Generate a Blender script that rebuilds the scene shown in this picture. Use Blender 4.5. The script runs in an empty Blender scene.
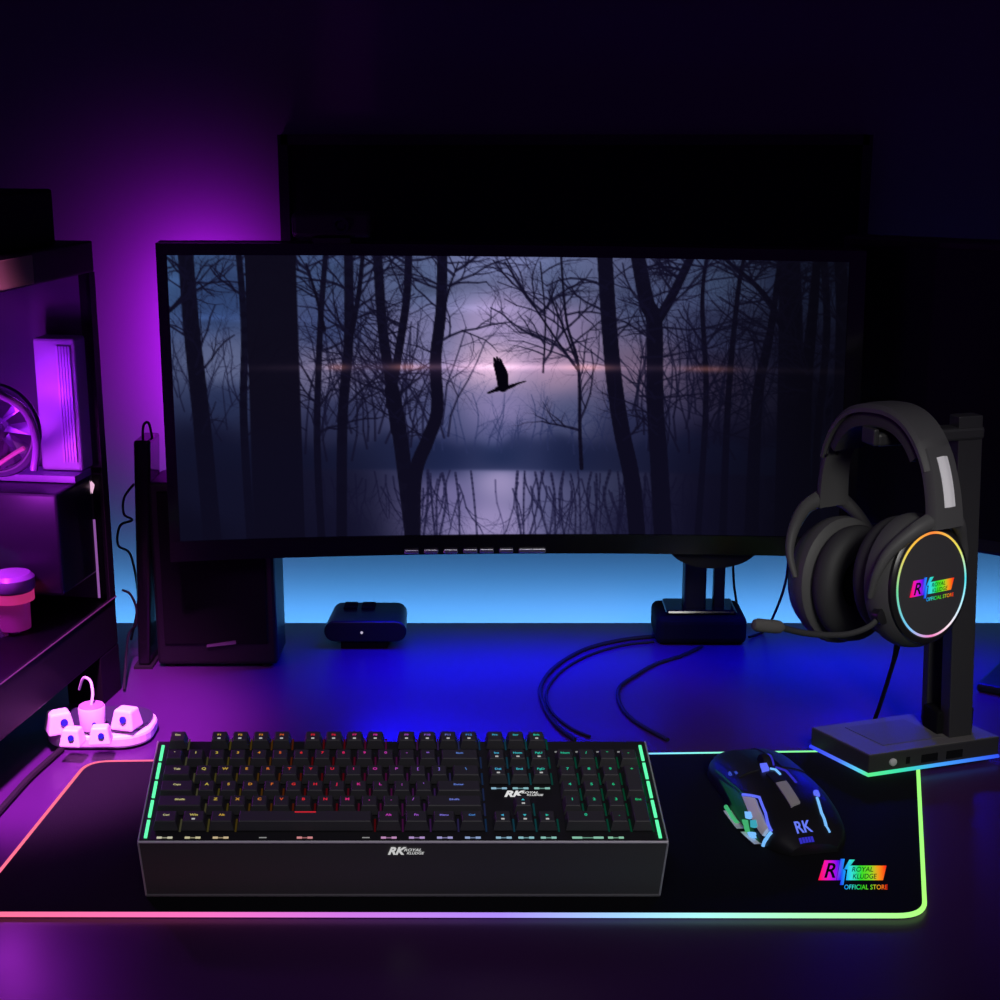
import bpy, math, random
import numpy as np
from mathutils import Vector, Matrix

S = bpy.context.scene
COL = S.collection
DZ = 0.74            # desk top above the floor
EYE = 0.61           # camera above the desk top
F = 1500.0
TH = math.atan(0.25)
ST, CT = math.sin(TH), math.cos(TH)
PI = math.pi
V = Vector

# ------------------------------------------------------------------ survey
def ray(px, py):
    v = (py - 500) / F
    return V(((px - 500) / F, CT - v * ST, -(ST + v * CT)))
def on_z(px, py, h=0.0):            # point at height h over the desk
    r = ray(px, py)
    return r * ((h - EYE) / r.z) + V((0, 0, EYE + DZ))
def on_y(px, py, d):                # point at distance d
    r = ray(px, py)
    return r * (d / r.y) + V((0, 0, EYE + DZ))
def on_plane(px, py, p, n):
    r = ray(px, py); c = V((0, 0, EYE + DZ))
    return c + r * ((p - c).dot(n) / r.dot(n))

# ------------------------------------------------------------------ materials
def lin(c):
    return tuple(((x / 255) / 12.92 if x / 255 <= .04045 else ((x / 255 + .055) / 1.055) ** 2.4) for x in c)
MATS = {}
def mat(name, base=(.02, .02, .02), rough=.5, metal=0, spec=.5, emit=None, es=1.0, attr=False,
        noise=0, nscale=40, bump=0, coat=0):
    if name in MATS: return MATS[name]
    m = bpy.data.materials.new(name); m.use_nodes = True
    nt = m.node_tree; b = nt.nodes['Principled BSDF']
    b.inputs['Base Color'].default_value = (*base, 1)
    b.inputs['Roughness'].default_value = rough
    b.inputs['Metallic'].default_value = metal
    b.inputs['Specular IOR Level'].default_value = spec
    if coat: b.inputs['Coat Weight'].default_value = coat
    if emit is not None:
        b.inputs['Emission Color'].default_value = (*emit, 1)
        b.inputs['Emission Strength'].default_value = es
    if attr:
        a = nt.nodes.new('ShaderNodeAttribute'); a.attribute_name = 'Col'
        nt.links.new(a.outputs['Color'], b.inputs['Emission Color'])
        b.inputs['Emission Strength'].default_value = es
    if noise or bump:
        tc = nt.nodes.new('ShaderNodeTexCoord')
        n = nt.nodes.new('ShaderNodeTexNoise'); n.inputs['Scale'].default_value = nscale
        n.inputs['Detail'].default_value = 4
        nt.links.new(tc.outputs['Object'], n.inputs['Vector'])
        if noise:
            r = nt.nodes.new('ShaderNodeMapRange')
            r.inputs['To Min'].default_value = max(0, rough - noise)
            r.inputs['To Max'].default_value = min(1, rough + noise)
            nt.links.new(n.outputs['Fac'], r.inputs['Value'])
            nt.links.new(r.outputs['Result'], b.inputs['Roughness'])
        if bump:
            bp = nt.nodes.new('ShaderNodeBump'); bp.inputs['Strength'].default_value = bump
            bp.inputs['Distance'].default_value = .001
            nt.links.new(n.outputs['Fac'], bp.inputs['Height'])
            nt.links.new(bp.outputs['Normal'], b.inputs['Normal'])
    MATS[name] = m
    return m
def glass_mat(name, tint=(1, 1, 1)):
    m = bpy.data.materials.new(name); m.use_nodes = True
    nt = m.node_tree; nt.nodes.clear()
    o = nt.nodes.new('ShaderNodeOutputMaterial')
    t = nt.nodes.new('ShaderNodeBsdfTransparent'); t.inputs['Color'].default_value = (*tint, 1)
    g = nt.nodes.new('ShaderNodeBsdfGlossy'); g.inputs['Roughness'].default_value = .05
    f = nt.nodes.new('ShaderNodeFresnel'); f.inputs['IOR'].default_value = 1.04
    x = nt.nodes.new('ShaderNodeMixShader')
    nt.links.new(f.outputs[0], x.inputs[0]); nt.links.new(t.outputs[0], x.inputs[1])
    nt.links.new(g.outputs[0], x.inputs[2]); nt.links.new(x.outputs[0], o.inputs['Surface'])
    return m

# ------------------------------------------------------------------ mesh builder
class MB:
    def __init__(self, xf=None):
        self.v = []; self.f = []; self.c = []; self.xf = xf; self.curcol = (1, 1, 1)
    def pt(self, p, col=None):
        p = V(p)
        self.v.append(self.xf(p) if self.xf else p)
        self.c.append(col or self.curcol)
        return len(self.v) - 1
    def face(self, idx): self.f.append(tuple(idx))
    def poly(self, pts, cols=None):
        self.face([self.pt(p, cols[i] if cols else None) for i, p in enumerate(pts)]); return self
    def hexa(self, p):              # bottom 4 (ccw from above), top 4
        i = [self.pt(q) for q in p]
        for q in ((3, 2, 1, 0), (4, 5, 6, 7), (0, 1, 5, 4), (1, 2, 6, 5), (2, 3, 7, 6), (3, 0, 4, 7)):
            self.face([i[k] for k in q])
        return self
    def box(self, x0, x1, y0, y1, z0, z1):
        return self.hexa([(x0, y0, z0), (x1, y0, z0), (x1, y1, z0), (x0, y1, z0),
                          (x0, y0, z1), (x1, y0, z1), (x1, y1, z1), (x0, y1, z1)])
    def grid(self, fn, nu, nv, cu=False, cv=False, cap=False, colfn=None):
        base = len(self.v)
        for j in range(nv):
            for i in range(nu):
                self.pt(fn(i, j), colfn(i, j) if colfn else None)
        for j in range(nv if cv else nv - 1):
            for i in range(nu if cu else nu - 1):
                a = base + j * nu + i; b = base + j * nu + (i + 1) % nu
                c = base + ((j + 1) % nv) * nu + (i + 1) % nu; d = base + ((j + 1) % nv) * nu + i
                self.face((a, b, c, d))
        if cap:
            self.face([base + i for i in range(nu)][::-1])
            self.face([base + (nv - 1) * nu + i for i in range(nu)])
        return self
    def tube(self, pts, r, n=8, closed=False, cols=None, cap=True):
        P = [V(p) for p in pts]; m = len(P)
        R = r if isinstance(r, (list, tuple)) else [r] * m
        tang = []
        for k in range(m):
            a = P[(k - 1) % m] if (closed or k > 0) else P[k]
            b = P[(k + 1) % m] if (closed or k < m - 1) else P[k]
            t = (b - a); t = t.normalized() if t.length > 1e-9 else V((0, 0, 1))
            tang.append(t)
        up = V((0, 0, 1)) if abs(tang[0].z) < .9 else V((1, 0, 0))
        frames = []
        nrm = (up - tang[0] * up.dot(tang[0])).normalized()
        for k in range(m):
            nrm = (nrm - tang[k] * nrm.dot(tang[k]))
            nrm = nrm.normalized() if nrm.length > 1e-9 else tang[k].orthogonal().normalized()
            frames.append((nrm.copy(), tang[k].cross(nrm)))
        return self.grid(lambda i, j: P[j] + (frames[j][0] * math.cos(2 * PI * i / n) + frames[j][1] * math.sin(2 * PI * i / n)) * R[j],
                         n, m, cu=True, cv=closed, cap=cap and not closed,
                         colfn=(lambda i, j: cols[j]) if cols else None)
    def lathe(self, prof, o, ax, n=32, sx=1, sy=1, cap=True):   # prof: (r, h) along axis
        o = V(o); ax = V(ax).normalized()
        e1 = (V((0, 0, 1)) if abs(ax.z) < .9 else V((1, 0, 0))); e1 = (e1 - ax * e1.dot(ax)).normalized(); e2 = ax.cross(e1)
        return self.grid(lambda i, j: o + ax * prof[j][1] + (e1 * math.cos(2 * PI * i / n) * sy + e2 * math.sin(2 * PI * i / n) * sx) * prof[j][0],
                         n, len(prof), cu=True, cap=cap)
    def torus(self, o, ax, R, r, n=48, m=8, sx=1, sy=1, colfn=None):
        o = V(o); ax = V(ax).normalized()
        e1 = (V((0, 0, 1)) if abs(ax.z) < .9 else V((1, 0, 0))); e1 = (e1 - ax * e1.dot(ax)).normalized(); e2 = ax.cross(e1)
        def fn(i, j):
            d = e1 * math.cos(2 * PI * j / n) * sy + e2 * math.sin(2 * PI * j / n) * sx
            return o + d * (R + r * math.cos(2 * PI * i / m)) + ax * r * math.sin(2 * PI * i / m)
        return self.grid(fn, m, n, cu=True, cv=True, colfn=(lambda i, j: colfn(j / n)) if colfn else None)
    def prism(self, pts, z0, z1):    # outline in xy, extruded in z
        a = [self.pt((p[0], p[1], z0)) for p in pts]; b = [self.pt((p[0], p[1], z1)) for p in pts]
        n = len(pts)
        self.face(a[::-1]); self.face(b)
        for i in range(n): self.face((a[i], a[(i + 1) % n], b[(i + 1) % n], b[i]))
        return self
    def build(self, name, m, parent=None, smooth=False, bevel=0, seg=2, colored=False):
        me = bpy.data.meshes.new(name)
        if parent is not None:
            org = V(parent['_o'])
        else:
            xs = [p.x for p in self.v]; ys = [p.y for p in self.v]; zs = [p.z for p in self.v]
            org = V(((min(xs) + max(xs)) / 2, (min(ys) + max(ys)) / 2, min(zs)))
        me.from_pydata([p - org for p in self.v], [], self.f)
        if colored:
            at = me.color_attributes.new('Col', 'FLOAT_COLOR', 'POINT')
            buf = np.ones((len(self.c), 4), dtype=np.float32); buf[:, :3] = np.array(self.c, dtype=np.float32)
            at.data.foreach_set('color', buf.ravel())
        me.update()
        me.materials.append(m)
        o = bpy.data.objects.new(name, me); COL.objects.link(o)
        if parent is not None: o.parent = parent
        else: o.location = org
        o['_o'] = list(org)
        if smooth:
            me.shade_smooth()
            if hasattr(me, 'set_sharp_from_angle'): me.set_sharp_from_angle(angle=math.radians(40))
        if bevel:
            b = o.modifiers.new('bevel', 'BEVEL'); b.width = bevel; b.segments = seg; b.limit_method = 'ANGLE'
            b.angle_limit = math.radians(40)
        return o

def tag(o, label, cat, group=None):
    o['label'] = label; o['category'] = cat
    if group: o['group'] = group
    return o
def thing(name, loc, label, cat, group=None):
    o = bpy.data.objects.new(name, None); o.empty_display_size = .02
    COL.objects.link(o); o.location = loc; o['_o'] = list(loc)
    return tag(o, label, cat, group)
def struct(o): o['kind'] = 'structure'; return o

def smoothpts(pts, n=10, closed=False):
    P = [V(p) for p in pts]; out = []; m = len(P)
    for k in range(m if closed else m - 1):
        if closed: a, b, c, d = P[(k - 1) % m], P[k], P[(k + 1) % m], P[(k + 2) % m]
        else: a, b, c, d = P[max(k - 1, 0)], P[k], P[k + 1], P[min(k + 2, m - 1)]
        for i in range(n):
            t = i / n
            out.append(.5 * ((2 * b) + (c - a) * t + (2 * a - 5 * b + 4 * c - d) * t * t + (3 * b - a - 3 * c + d) * t ** 3))
    if not closed: out.append(P[-1])
    return out

# text -> (verts2d, faces), centred horizontally on 0, baseline 0
TXT = {}
def text_geo(s, size=1.0, shear=0.0, bold=0.0):
    key = (s, shear, bold)
    if key not in TXT:
        cu = bpy.data.curves.new('lettering', 'FONT'); cu.body = s; cu.size = 1; cu.shear = shear; cu.offset = bold
        cu.align_x = 'CENTER'; cu.resolution_u = 3
        ob = bpy.data.objects.new('lettering', cu); COL.objects.link(ob)
        bpy.context.view_layer.update()
        me = bpy.data.meshes.new_from_object(ob.evaluated_get(bpy.context.evaluated_depsgraph_get()))
        vs = [(v.co.x, v.co.y) for v in me.vertices]; fs = [tuple(p.vertices) for p in me.polygons]
        bpy.data.objects.remove(ob); bpy.data.curves.remove(cu); bpy.data.meshes.remove(me)
        TXT[key] = (vs, fs)
    vs, fs = TXT[key]
    return [(x * size, y * size) for x, y in vs], fs
def add_text(mb, s, fn, size, shear=0, bold=0, colfn=None, width=None):   # fn(x, y) -> 3D
    vs, fs = text_geo(s, size, shear, bold)
    if width:
        w = max(x for x, y in vs) - min(x for x, y in vs); k = width / w
        c = (max(x for x, y in vs) + min(x for x, y in vs)) / 2
        vs = [((x - c) * k, y) for x, y in vs]
    b = len(mb.v)
    for x, y in vs: mb.pt(fn(x, y), colfn(x, y) if colfn else None)
    for f in fs: mb.face([b + i for i in f])

def ramp(stops, t):
    for (a, ca), (b, cb) in zip(stops, stops[1:]):
        if t <= b:
            k = 0 if b == a else max(0, min(1, (t - a) / (b - a)))
            return tuple(ca[i] + (cb[i] - ca[i]) * k for i in range(3))
    return stops[-1][1]
L = lambda *c: lin(c)

# ------------------------------------------------------------------ camera and render look
cam = bpy.data.cameras.new('camera'); co = bpy.data.objects.new('camera', cam); COL.objects.link(co)
cam.sensor_width = 36; cam.lens = 36 * F / 1000; cam.clip_start = .01
co.location = (0, 0, DZ + EYE); co.rotation_euler = (PI / 2 - TH, 0, 0)
S.camera = co
S.view_settings.view_transform = 'Standard'; S.view_settings.look = 'None'
S.view_settings.exposure = 0; S.view_settings.gamma = 1; S.view_settings.use_curve_mapping = False
S.cycles.use_denoising = True
S.cycles.sample_clamp_indirect = 4
S.cycles.max_bounces = 6

W = bpy.data.worlds.new('night'); S.world = W; W.use_nodes = True
W.node_tree.nodes['Background'].inputs['Color'].default_value = (.26, .03, .75, 1)
W.node_tree.nodes['Background'].inputs['Strength'].default_value = .07

# ------------------------------------------------------------------ materials used
M_wall = mat('wall_paint', (.12, .115, .125), .8, spec=.2, bump=.15, nscale=120)
M_floor = mat('dark_floor', (.03, .028, .03), .6, noise=.1)
M_desk = mat('desk_laminate', (.050, .013, .075), .32, spec=.2, noise=.06, nscale=9)
M_blk = mat('black_plastic', (.008, .008, .009), .45, spec=.3)
M_blkm = mat('black_matte', (.004, .004, .005), .8, spec=.1)
M_gloss = mat('black_gloss', (.006, .006, .007), .15, spec=.5)
M_rub = mat('black_rubber', (.010, .010, .011), .7, spec=.2)
M_mat = mat('mat_cloth', (.006, .006, .008), .9, spec=.1, bump=.2, nscale=900)
M_kb = mat('keyboard_aluminium', (.085, .085, .082), .55, spec=.3, noise=.06, nscale=400)
M_plate = mat('keyboard_plate', (.022, .022, .023), .5, spec=.3)
M_key = mat('keycap_plastic', (.06, .06, .062), .5, spec=.35)
M_trim = mat('silver_trim', (.93, .93, .92), .3)
M_glow = mat('led_and_glow_print', (0, 0, 0), .6, spec=0, attr=True, es=1.0)  # real LEDs, and logo prints that are given a glow
M_hs = mat('headset_grey', (.072, .072, .071), .55, spec=.3)
M_hsd = mat('headset_dark', (.035, .035, .036), .6, spec=.25, bump=.2, nscale=300)
M_hsb = mat('headset_black', (.012, .012, .012), .3, spec=.4)
M_stand = mat('stand_black', (.03, .03, .031), .45, spec=.3)
M_standt = mat('stand_top', (.13, .125, .115), .6, spec=.3, noise=.05)
M_silver = mat('silver_plastic', (.92, .92, .92), .3)
M_white = mat('white_plastic', (.8, .8, .8), .4)

# ------------------------------------------------------------------ the room
struct(MB().box(-2.0, 2.0, 1.90, 2.0, 0, 2.6).build('wall_back', M_wall))
struct(MB().box(-2.0, 2.0, -.8, 1.90, -.1, 0).build('floor', M_floor))

desk = thing('desk', (0, 1.25, 0), 'wide dark desk holding the keyboard, both monitors and the PC case', 'desk')
MB().box(-1.15, 1.15, .55, 1.80, DZ - .03, DZ).build('desktop', M_desk, desk)
for sx in (-1, 1):
    for y in (.62, 1.75):
        MB().box(sx * 1.08 - .03, sx * 1.08 + .03, y - .03, y + .03, 0, DZ - .03).build('leg', M_blk, desk, bevel=.003)
# strip light fixed under the rear edge, washing up the wall
MB().box(-.9, .9, 1.802, 1.812, DZ - .075, DZ - .06).build('strip_light', mat('cyan_led', (0, 0, 0), emit=(.1, .4, 1), es=3), desk)

# ------------------------------------------------------------------ main monitor
TL, TR = on_y(167, 255, 1.58), on_y(849, 262, 1.63)
BLc, BRc = on_y(180.5, 541, 1.585), on_y(838, 537.5, 1.632)
nrm_m = ((TR - TL).cross(TL - BLc)).normalized()
if nrm_m.y > 0: nrm_m = -nrm_m
SAG = .022
def Mn(u, v, w=0):          # u -1..1 left-right, v 0 bottom .. 1 top, w towards the viewer
    k = (u + 1) / 2
    p = (BLc * (1 - k) + BRc * k) * (1 - v) + (TL * (1 - k) + TR * k) * v
    return p + nrm_m * (w - SAG * (1 - u * u))
NU = 33
def mon_slab(mb, u0, u1, v0, v1, w0, w1, n=NU):
    ring = [(v0, w0), (v0, w1), (v1, w1), (v1, w0)]
    return mb.grid(lambda i, j: Mn(u0 + (u1 - u0) * j / (n - 1), *ring[i]), 4, n, cu=True, cap=True)
stand_c = on_z(698, 630, 0)
mon = thing('ultrawide_monitor', (stand_c.x, stand_c.y, DZ), 'wide curved monitor in the middle showing a misty forest and a flying bird', 'monitor')
UL, UR, VB, VT = -1.030, 1.048, -.072, 1.040
hb = mon_slab(MB(), UL, UR, VB, VT, -.030, -.004); hb.build('housing', M_blk, mon)
fr = MB()
mon_slab(fr, UL, UR, 1.0, VT, -.004, .003); mon_slab(fr, UL, UR, VB, 0, -.004, .004)
mon_slab(fr, UL, -1, 0, 1, -.004, .003, 3); mon_slab(fr, 1, UR, 0, 1, -.004, .003, 3)
fr.build('bezel', M_gloss, mon)
for k, u in enumerate((-.31, -.25, -.19, -.13, -.08, -.02, .04, .08)):
    c = Mn(u, -.058, .004)
    MB().box(c.x - .008, c.x + .008, c.y - .004, c.y + .002, c.z - .0025, c.z + .0025).build('control_button', mat('button_chrome', (.5, .5, .55), .25, metal=.8), mon, bevel=.001)

# --- the picture on the screen, painted into the pixels of a fine grid
def paint_screen():
    w, h = 700, 300
    def pr(p):
        q = p - V((0, 0, EYE + DZ)); z = q.y * CT - q.z * ST
        return 500 + F * q.x / z, 500 - F * (q.y * ST + q.z * CT) / z
    X = np.array([pr(Mn(-1 + 2 * i / (w - 1), .5))[0] for i in range(w)])
    Y = np.array([pr(Mn(0, 1 - j / (h - 1)))[1] for j in range(h)])
    gx, gy = np.meshgrid(X, Y)
    cps = [(175,270,55,88,145),(220,300,46,72,130),(225,365,100,110,155),(220,400,40,52,98),(200,440,24,28,66),(220,490,28,34,78),(180,530,14,14,40),
     (320,270,62,84,135),(330,330,62,78,134),(330,366,130,120,160),(340,420,50,56,102),(330,480,32,33,72),(330,530,24,24,60),
     (420,280,86,102,150),(420,340,122,118,168),(430,420,75,80,130),(480,270,105,112,160),(500,320,165,142,192),(495,366,212,170,198),
     (500,410,132,118,172),(500,435,85,86,140),(500,456,38,58,108),(440,455,28,36,82),(500,480,160,142,192),(490,525,152,134,188),(450,500,112,102,158),
     (560,500,92,92,142),(560,280,90,102,148),(560,330,142,122,170),(560,366,172,134,165),(570,420,80,86,132),(570,455,34,42,88),
     (640,300,76,88,134),(640,370,122,98,130),(630,430,45,50,96),(610,490,72,78,124),(640,520,40,40,86),(720,280,66,84,128),(720,330,48,54,96),
     (720,372,52,42,74),(720,450,20,18,52),(720,520,22,20,56),(800,280,42,54,102),(800,350,25,25,62),(800,450,15,12,42),(845,400,10,8,30),(845,270,24,30,66),(800,530,14,12,40)]
    num = np.zeros((h, w, 3)); den = np.zeros((h, w))
    for x, y, r, g, b in cps:
        wt = 1 / (((gx - x) / 1.3) ** 2 + (gy - y) ** 2 + 120) ** 1.7
        num += wt[..., None] * np.array([r, g, b]); den += wt
    img = num / den[..., None]
    rng = random.Random(7)
    # clouds
    cl = np.zeros((h, w))
    for _ in range(90):
        cx, cy = rng.uniform(167, 849), rng.uniform(256, 345); sx, sy = rng.uniform(15, 50), rng.uniform(2, 6)
        cl += rng.uniform(-1, 1) * np.exp(-((gx - cx) / sx) ** 2 - ((gy - cy) / sy) ** 2)
    img *= (1 + .13 * np.clip(cl, -2, 2))[..., None]
    # far bank
    bank = 1 / (1 + np.exp(-(gy - (440 + 5 * np.sin(gx / 23) + 3 * np.sin(gx / 7))) / 3)) * (1 / (1 + np.exp((gy - 470 - .012 * (gx - 500)) / .8)))
    img = img * (1 - .74 * bank[..., None]) + .74 * bank[..., None] * np.array([24, 34, 78])
    def seg(p, q, w0, w1, col, al):
        x0, x1 = min(p[0], q[0]) - w0 - 2, max(p[0], q[0]) + w0 + 2
        y0, y1 = min(p[1], q[1]) - w0 - 2, max(p[1], q[1]) + w0 + 2
        i0, i1 = np.searchsorted(X, [x0, x1]); j0, j1 = np.searchsorted(Y, [y0, y1])
        if i1 <= i0 or j1 <= j0: return
        sx = gx[j0:j1, i0:i1] - p[0]; sy = gy[j0:j1, i0:i1] - p[1]
        dx, dy = q[0] - p[0], q[1] - p[1]; l2 = dx * dx + dy * dy + 1e-9
        t = np.clip((sx * dx + sy * dy) / l2, 0, 1)
        d = np.hypot(sx - t * dx, sy - t * dy); hw = (w0 + (w1 - w0) * t) / 2
        a = np.clip(hw - d + .5, 0, 1) * np.minimum(1, hw * 2) * al
        img[j0:j1, i0:i1] = img[j0:j1, i0:i1] * (1 - a[..., None]) + a[..., None] * np.array(col)
    DARK = (13, 10, 32)
    def poly(pts, ws, col=DARK, al=.96):
        P = smoothpts([V((x, y, 0)) for x, y in pts], 6)
        for k in range(len(P) - 1):
            t0, t1 = k / (len(P) - 1), (k + 1) / (len(P) - 1)
            seg(P[k], P[k + 1], ws[0] + (ws[1] - ws[0]) * t0, ws[0] + (ws[1] - ws[0]) * t1, col, al)
    def branch(x, y, ang, ln, wd, depth, col, al):
        n = 5
        for k in range(n):
            ang += rng.uniform(-.28, .28)
            x2, y2 = x + math.cos(ang) * ln / n, y - math.sin(ang) * ln / n
            w2 = wd * (1 - .13)
            seg((x, y), (x2, y2), wd, w2, col, al)
            if depth > 0 and rng.random() < .62:
                branch(x2, y2, ang + rng.choice((-1, 1)) * rng.uniform(.35, .95), ln * rng.uniform(.4, .7), w2 * .7, depth - 1, col, al)
            x, y, wd = x2, y2, w2
    # soft far trees
    for x in list(range(430, 660, 9)):
        c = (40, 48, 98); branch(x + rng.uniform(-4, 4), rng.uniform(440, 455), PI / 2 + rng.uniform(-.3, .3), rng.uniform(25, 75), 1.8, 3, c, .6)
    for x in range(305, 450, 6):
        branch(x + rng.uniform(-5, 5), rng.uniform(420, 460), PI / 2 + rng.uniform(-.35, .35), rng.uniform(70, 130), 2.4, 3, (20, 18, 50), .75)
    for x in range(630, 850, 5):
        branch(x + rng.uniform(-5, 5), rng.uniform(400, 460), PI / 2 + rng.uniform(-.4, .4), rng.uniform(70, 130), 2.3, 3, (18, 16, 46), .75)
    for x in range(172, 250, 6):
        branch(x, rng.uniform(390, 440), PI / 2 + rng.uniform(-.5, .5), rng.uniform(40, 80), 1.6, 3, (20, 20, 54), .7)
    # reflected trunks in the water
    for x in list(range(426, 466, 6)) + list(range(514, 650, 5)) + list(range(310, 432, 7)) + list(range(640, 840, 9)):
        branch(x + rng.uniform(-3, 3), 470 + rng.uniform(0, 26), -PI / 2 + rng.uniform(-.3, .3), rng.uniform(40, 66), 1.9, 3, (26, 24, 64), .7)
    for x in list(range(518, 660, 9)) + [424, 431, 438, 444, 452, 470]:
        xx = x + rng.uniform(-3, 3); poly([(xx, 470 + rng.uniform(0, 4)), (xx + rng.uniform(-5, 5), 500), (xx + rng.uniform(-9, 9), 545)], (rng.uniform(1.2, 3.5), 2), (24, 22, 60), .65)
    branch(495, 480, -PI / 2 + .1, 58, 2, 2, (60, 52, 100), .6)
    TR_ = [([(192,250),(195,330),(201,420),(207,545)], (15,19)), ([(244,250),(247,330),(243,420),(246,545)], (6,9)),
      ([(330,250),(322,330),(316,440),(318,545)], (5,8)), ([(352,250),(350,340),(342,420),(338,545)], (9,11)),
      ([(380,250),(384,330),(391,385),(396,430)], (9,12)), ([(411,250),(408,300),(398,360),(390,405)], (7,9)), ([(392,390),(400,440),(411,545)], (15,15)),
      ([(444,250),(442,310),(436,360),(437,410),(427,440),(414,475),(411,545)], (10,15)),
      ([(603,250),(608,320),(614,380),(622,430),(633,480),(640,545)], (15,17)), ([(635,250),(645,300),(653,322),(655,400),(660,460),(666,545)], (14,19)),
      ([(690,250),(672,290),(657,318)], (8,10)), ([(784,250),(789,350),(792,545)], (21,28)), ([(818,250),(824,330),(818,450),(822,545)], (7,8)),
      ([(834,250),(840,330),(843,545)], (11,18)), ([(720,255),(760,290),(786,335)], (3,8)), ([(776,250),(768,330),(757,400),(755,545)], (4,15)),
      ([(560,250),(566,320),(578,365),(580,430),(582,468)], (2,4)), ([(505,262),(530,300),(560,345),(578,370)], (1.3,2.5)), ([(540,262),(545,320),(543,372)], (1.2,2)),
      ([(578,365),(560,320),(548,290)], (2.5,1)), ([(366,255),(360,300),(350,345)], (4,6)), ([(310,265),(320,300),(326,330)], (2,4)), ([(460,262),(450,290),(443,320)], (1,3)),
      ([(704,250),(700,300),(706,400),(700,545)], (3,7)), ([(741,250),(735,290),(728,400),(726,545)], (3,8)), ([(812,250),(810,300),(805,400),(808,545)], (7,16)), ([(168,315),(180,305),(194,290)], (3,5))]
    for pts, ws in TR_:
        poly(pts, ws)
        for _ in range(14 if ws[1] > 6 else 6):
            k = rng.randrange(len(pts) - 1); t = rng.random()
            x = pts[k][0] * (1 - t) + pts[k + 1][0] * t; y = pts[k][1] * (1 - t) + pts[k + 1][1] * t
            if y < 440 and not (470 < x < 530):
                branch(x, y, PI / 2 + rng.choice((-1, 1)) * rng.uniform(.5, 1.35), rng.uniform(30, 75), rng.uniform(1.4, 3), 3, (16, 13, 40), .82)
    seg((275, 240), (275, 560), 50, 52, (14, 10, 30), .985)
    for y in (300, 330, 356, 395):
        branch(640, y, .1 + rng.uniform(-.3, .4), 120, 2.4, 3, (16, 13, 40), .8)
    # low dark veil left and right
    veil = np.clip((np.abs(gx - 492) - 48) / 150, 0, 1) * (1 / (1 + np.exp(-(gy - 428) / 13))) * .74
    img[:] = img * (1 - veil[..., None]) + veil[..., None] * np.array([13, 11, 36])
    img[:] = img * (1 - (.45 * np.clip((gx - 690) / 120, 0, 1))[..., None])
    # the long flare of the rising light
    core = np.exp(-((gy - 367) / 3.2) ** 2); wide = np.exp(-((gy - 367) / 11) ** 2)
    g1 = np.exp(-((gx - 495) / 120) ** 2)
    g2 = np.exp(-np.abs(gx - 495) / 130) * np.clip((gx - 215) / 60, 0, 1)
    img += (core * g2)[..., None] * np.array([66, 46, 46]) + (wide * g1)[..., None] * np.array([22, 12, 18])
    for fx, s in ((408, 16), (338, 10), (590, 22), (705, 26)):
        img += (core * np.exp(-((gx - fx) / s) ** 2))[..., None] * np.array([70, 34, 14])
    grey = img.mean(axis=2, keepdims=True) * np.array([.92, .97, 1.12])
    img[:] = (img * .80 + grey * .20) * (.90 + .10 * np.exp(-((gx - 495) / 90) ** 2))[..., None]
    # bird
    B = (5, 3, 12)
    for pts, w0, w1 in (([(497,389),(506,388),(514,385)], 4.5, 3), ([(514,385),(519,383),(526,381)], 2.5, .8), ([(499,389),(493,391),(488,393)], 3.5, 1.6),
                        ([(503,387),(500,374),(497,364)], 10, 7), ([(505,386),(505,374),(501,364)], 7, 4), ([(497,366),(495,360),(494,358)], 4, 1), ([(500,366),(498,360),(497,357)], 3, 1), ([(502,366),(501,361),(500,359)], 3, 1)):
        poly(pts, (w0, w1), B, 1)
    img = np.clip(img, 0, 255) / 255
    return np.where(img <= .04045, img / 12.92, ((img + .055) / 1.055) ** 2.4), w, h
img, iw, ih = paint_screen()
sc_ = MB()
verts = []
for j in range(ih):
    for i in range(iw):
        verts.append(Mn(-1 + 2 * i / (iw - 1), 1 - j / (ih - 1), .0005))
sc_.v = verts; sc_.c = [tuple(c) for c in img.reshape(-1, 3)]
sc_.f = [(j * iw + i, (j + 1) * iw + i, (j + 1) * iw + i + 1, j * iw + i + 1) for j in range(ih - 1) for i in range(iw - 1)]
sc_.build('screen', mat('screen_pixels', (0, 0, 0), .5, spec=0, attr=True, es=1.0), mon, smooth=True, colored=True)
# stand
sb = on_z(698, 646, 0)
mc = Mn(.58, -.07, -.02)
hx = .052
nb = MB(); zt = mc.z + .005
nb.grid(lambda i, j: V((stand_c.x + math.cos(PI * i / 20) * (.05 - .012 * j), mc.y - .012 + .05 * j * .6, zt - math.sin(PI * i / 20) * .026)), 21, 2)
prof = [(stand_c.x - .002 + math.cos(PI * i / 20) * .052, zt - math.sin(PI * i / 20) * .028) for i in range(21)]
nb = MB()
a = [nb.pt((x, mc.y - .006, z)) for x, z in prof]; b = [nb.pt((x, mc.y + .05, z)) for x, z in prof]
nb.face(a); nb.face(b[::-1])
for i in range(21): nb.face((a[i], b[i], b[(i + 1) % 21], a[(i + 1) % 21]))
nb.build('stand_bracket', M_blk, mon)
nx0, nx1 = on_y(683, 600, sb.y + .03).x, on_y(705, 600, sb.y + .03).x
MB().box(nx0, nx1, sb.y + .02, sb.y + .045, DZ + .03, mc.z - .002).build('stand_neck', M_blk, mon, bevel=.003)
rx0, rx1 = on_y(713, 600, sb.y + .03).x, on_y(724, 600, sb.y + .03).x
MB().box(rx0, rx1, sb.y + .025, sb.y + .040, DZ + .03, mc.z - .002).build('stand_rod', M_blk, mon, bevel=.002)
bx0, bx1 = on_z(656, 646, 0).x, on_z(747, 646, 0).x
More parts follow.
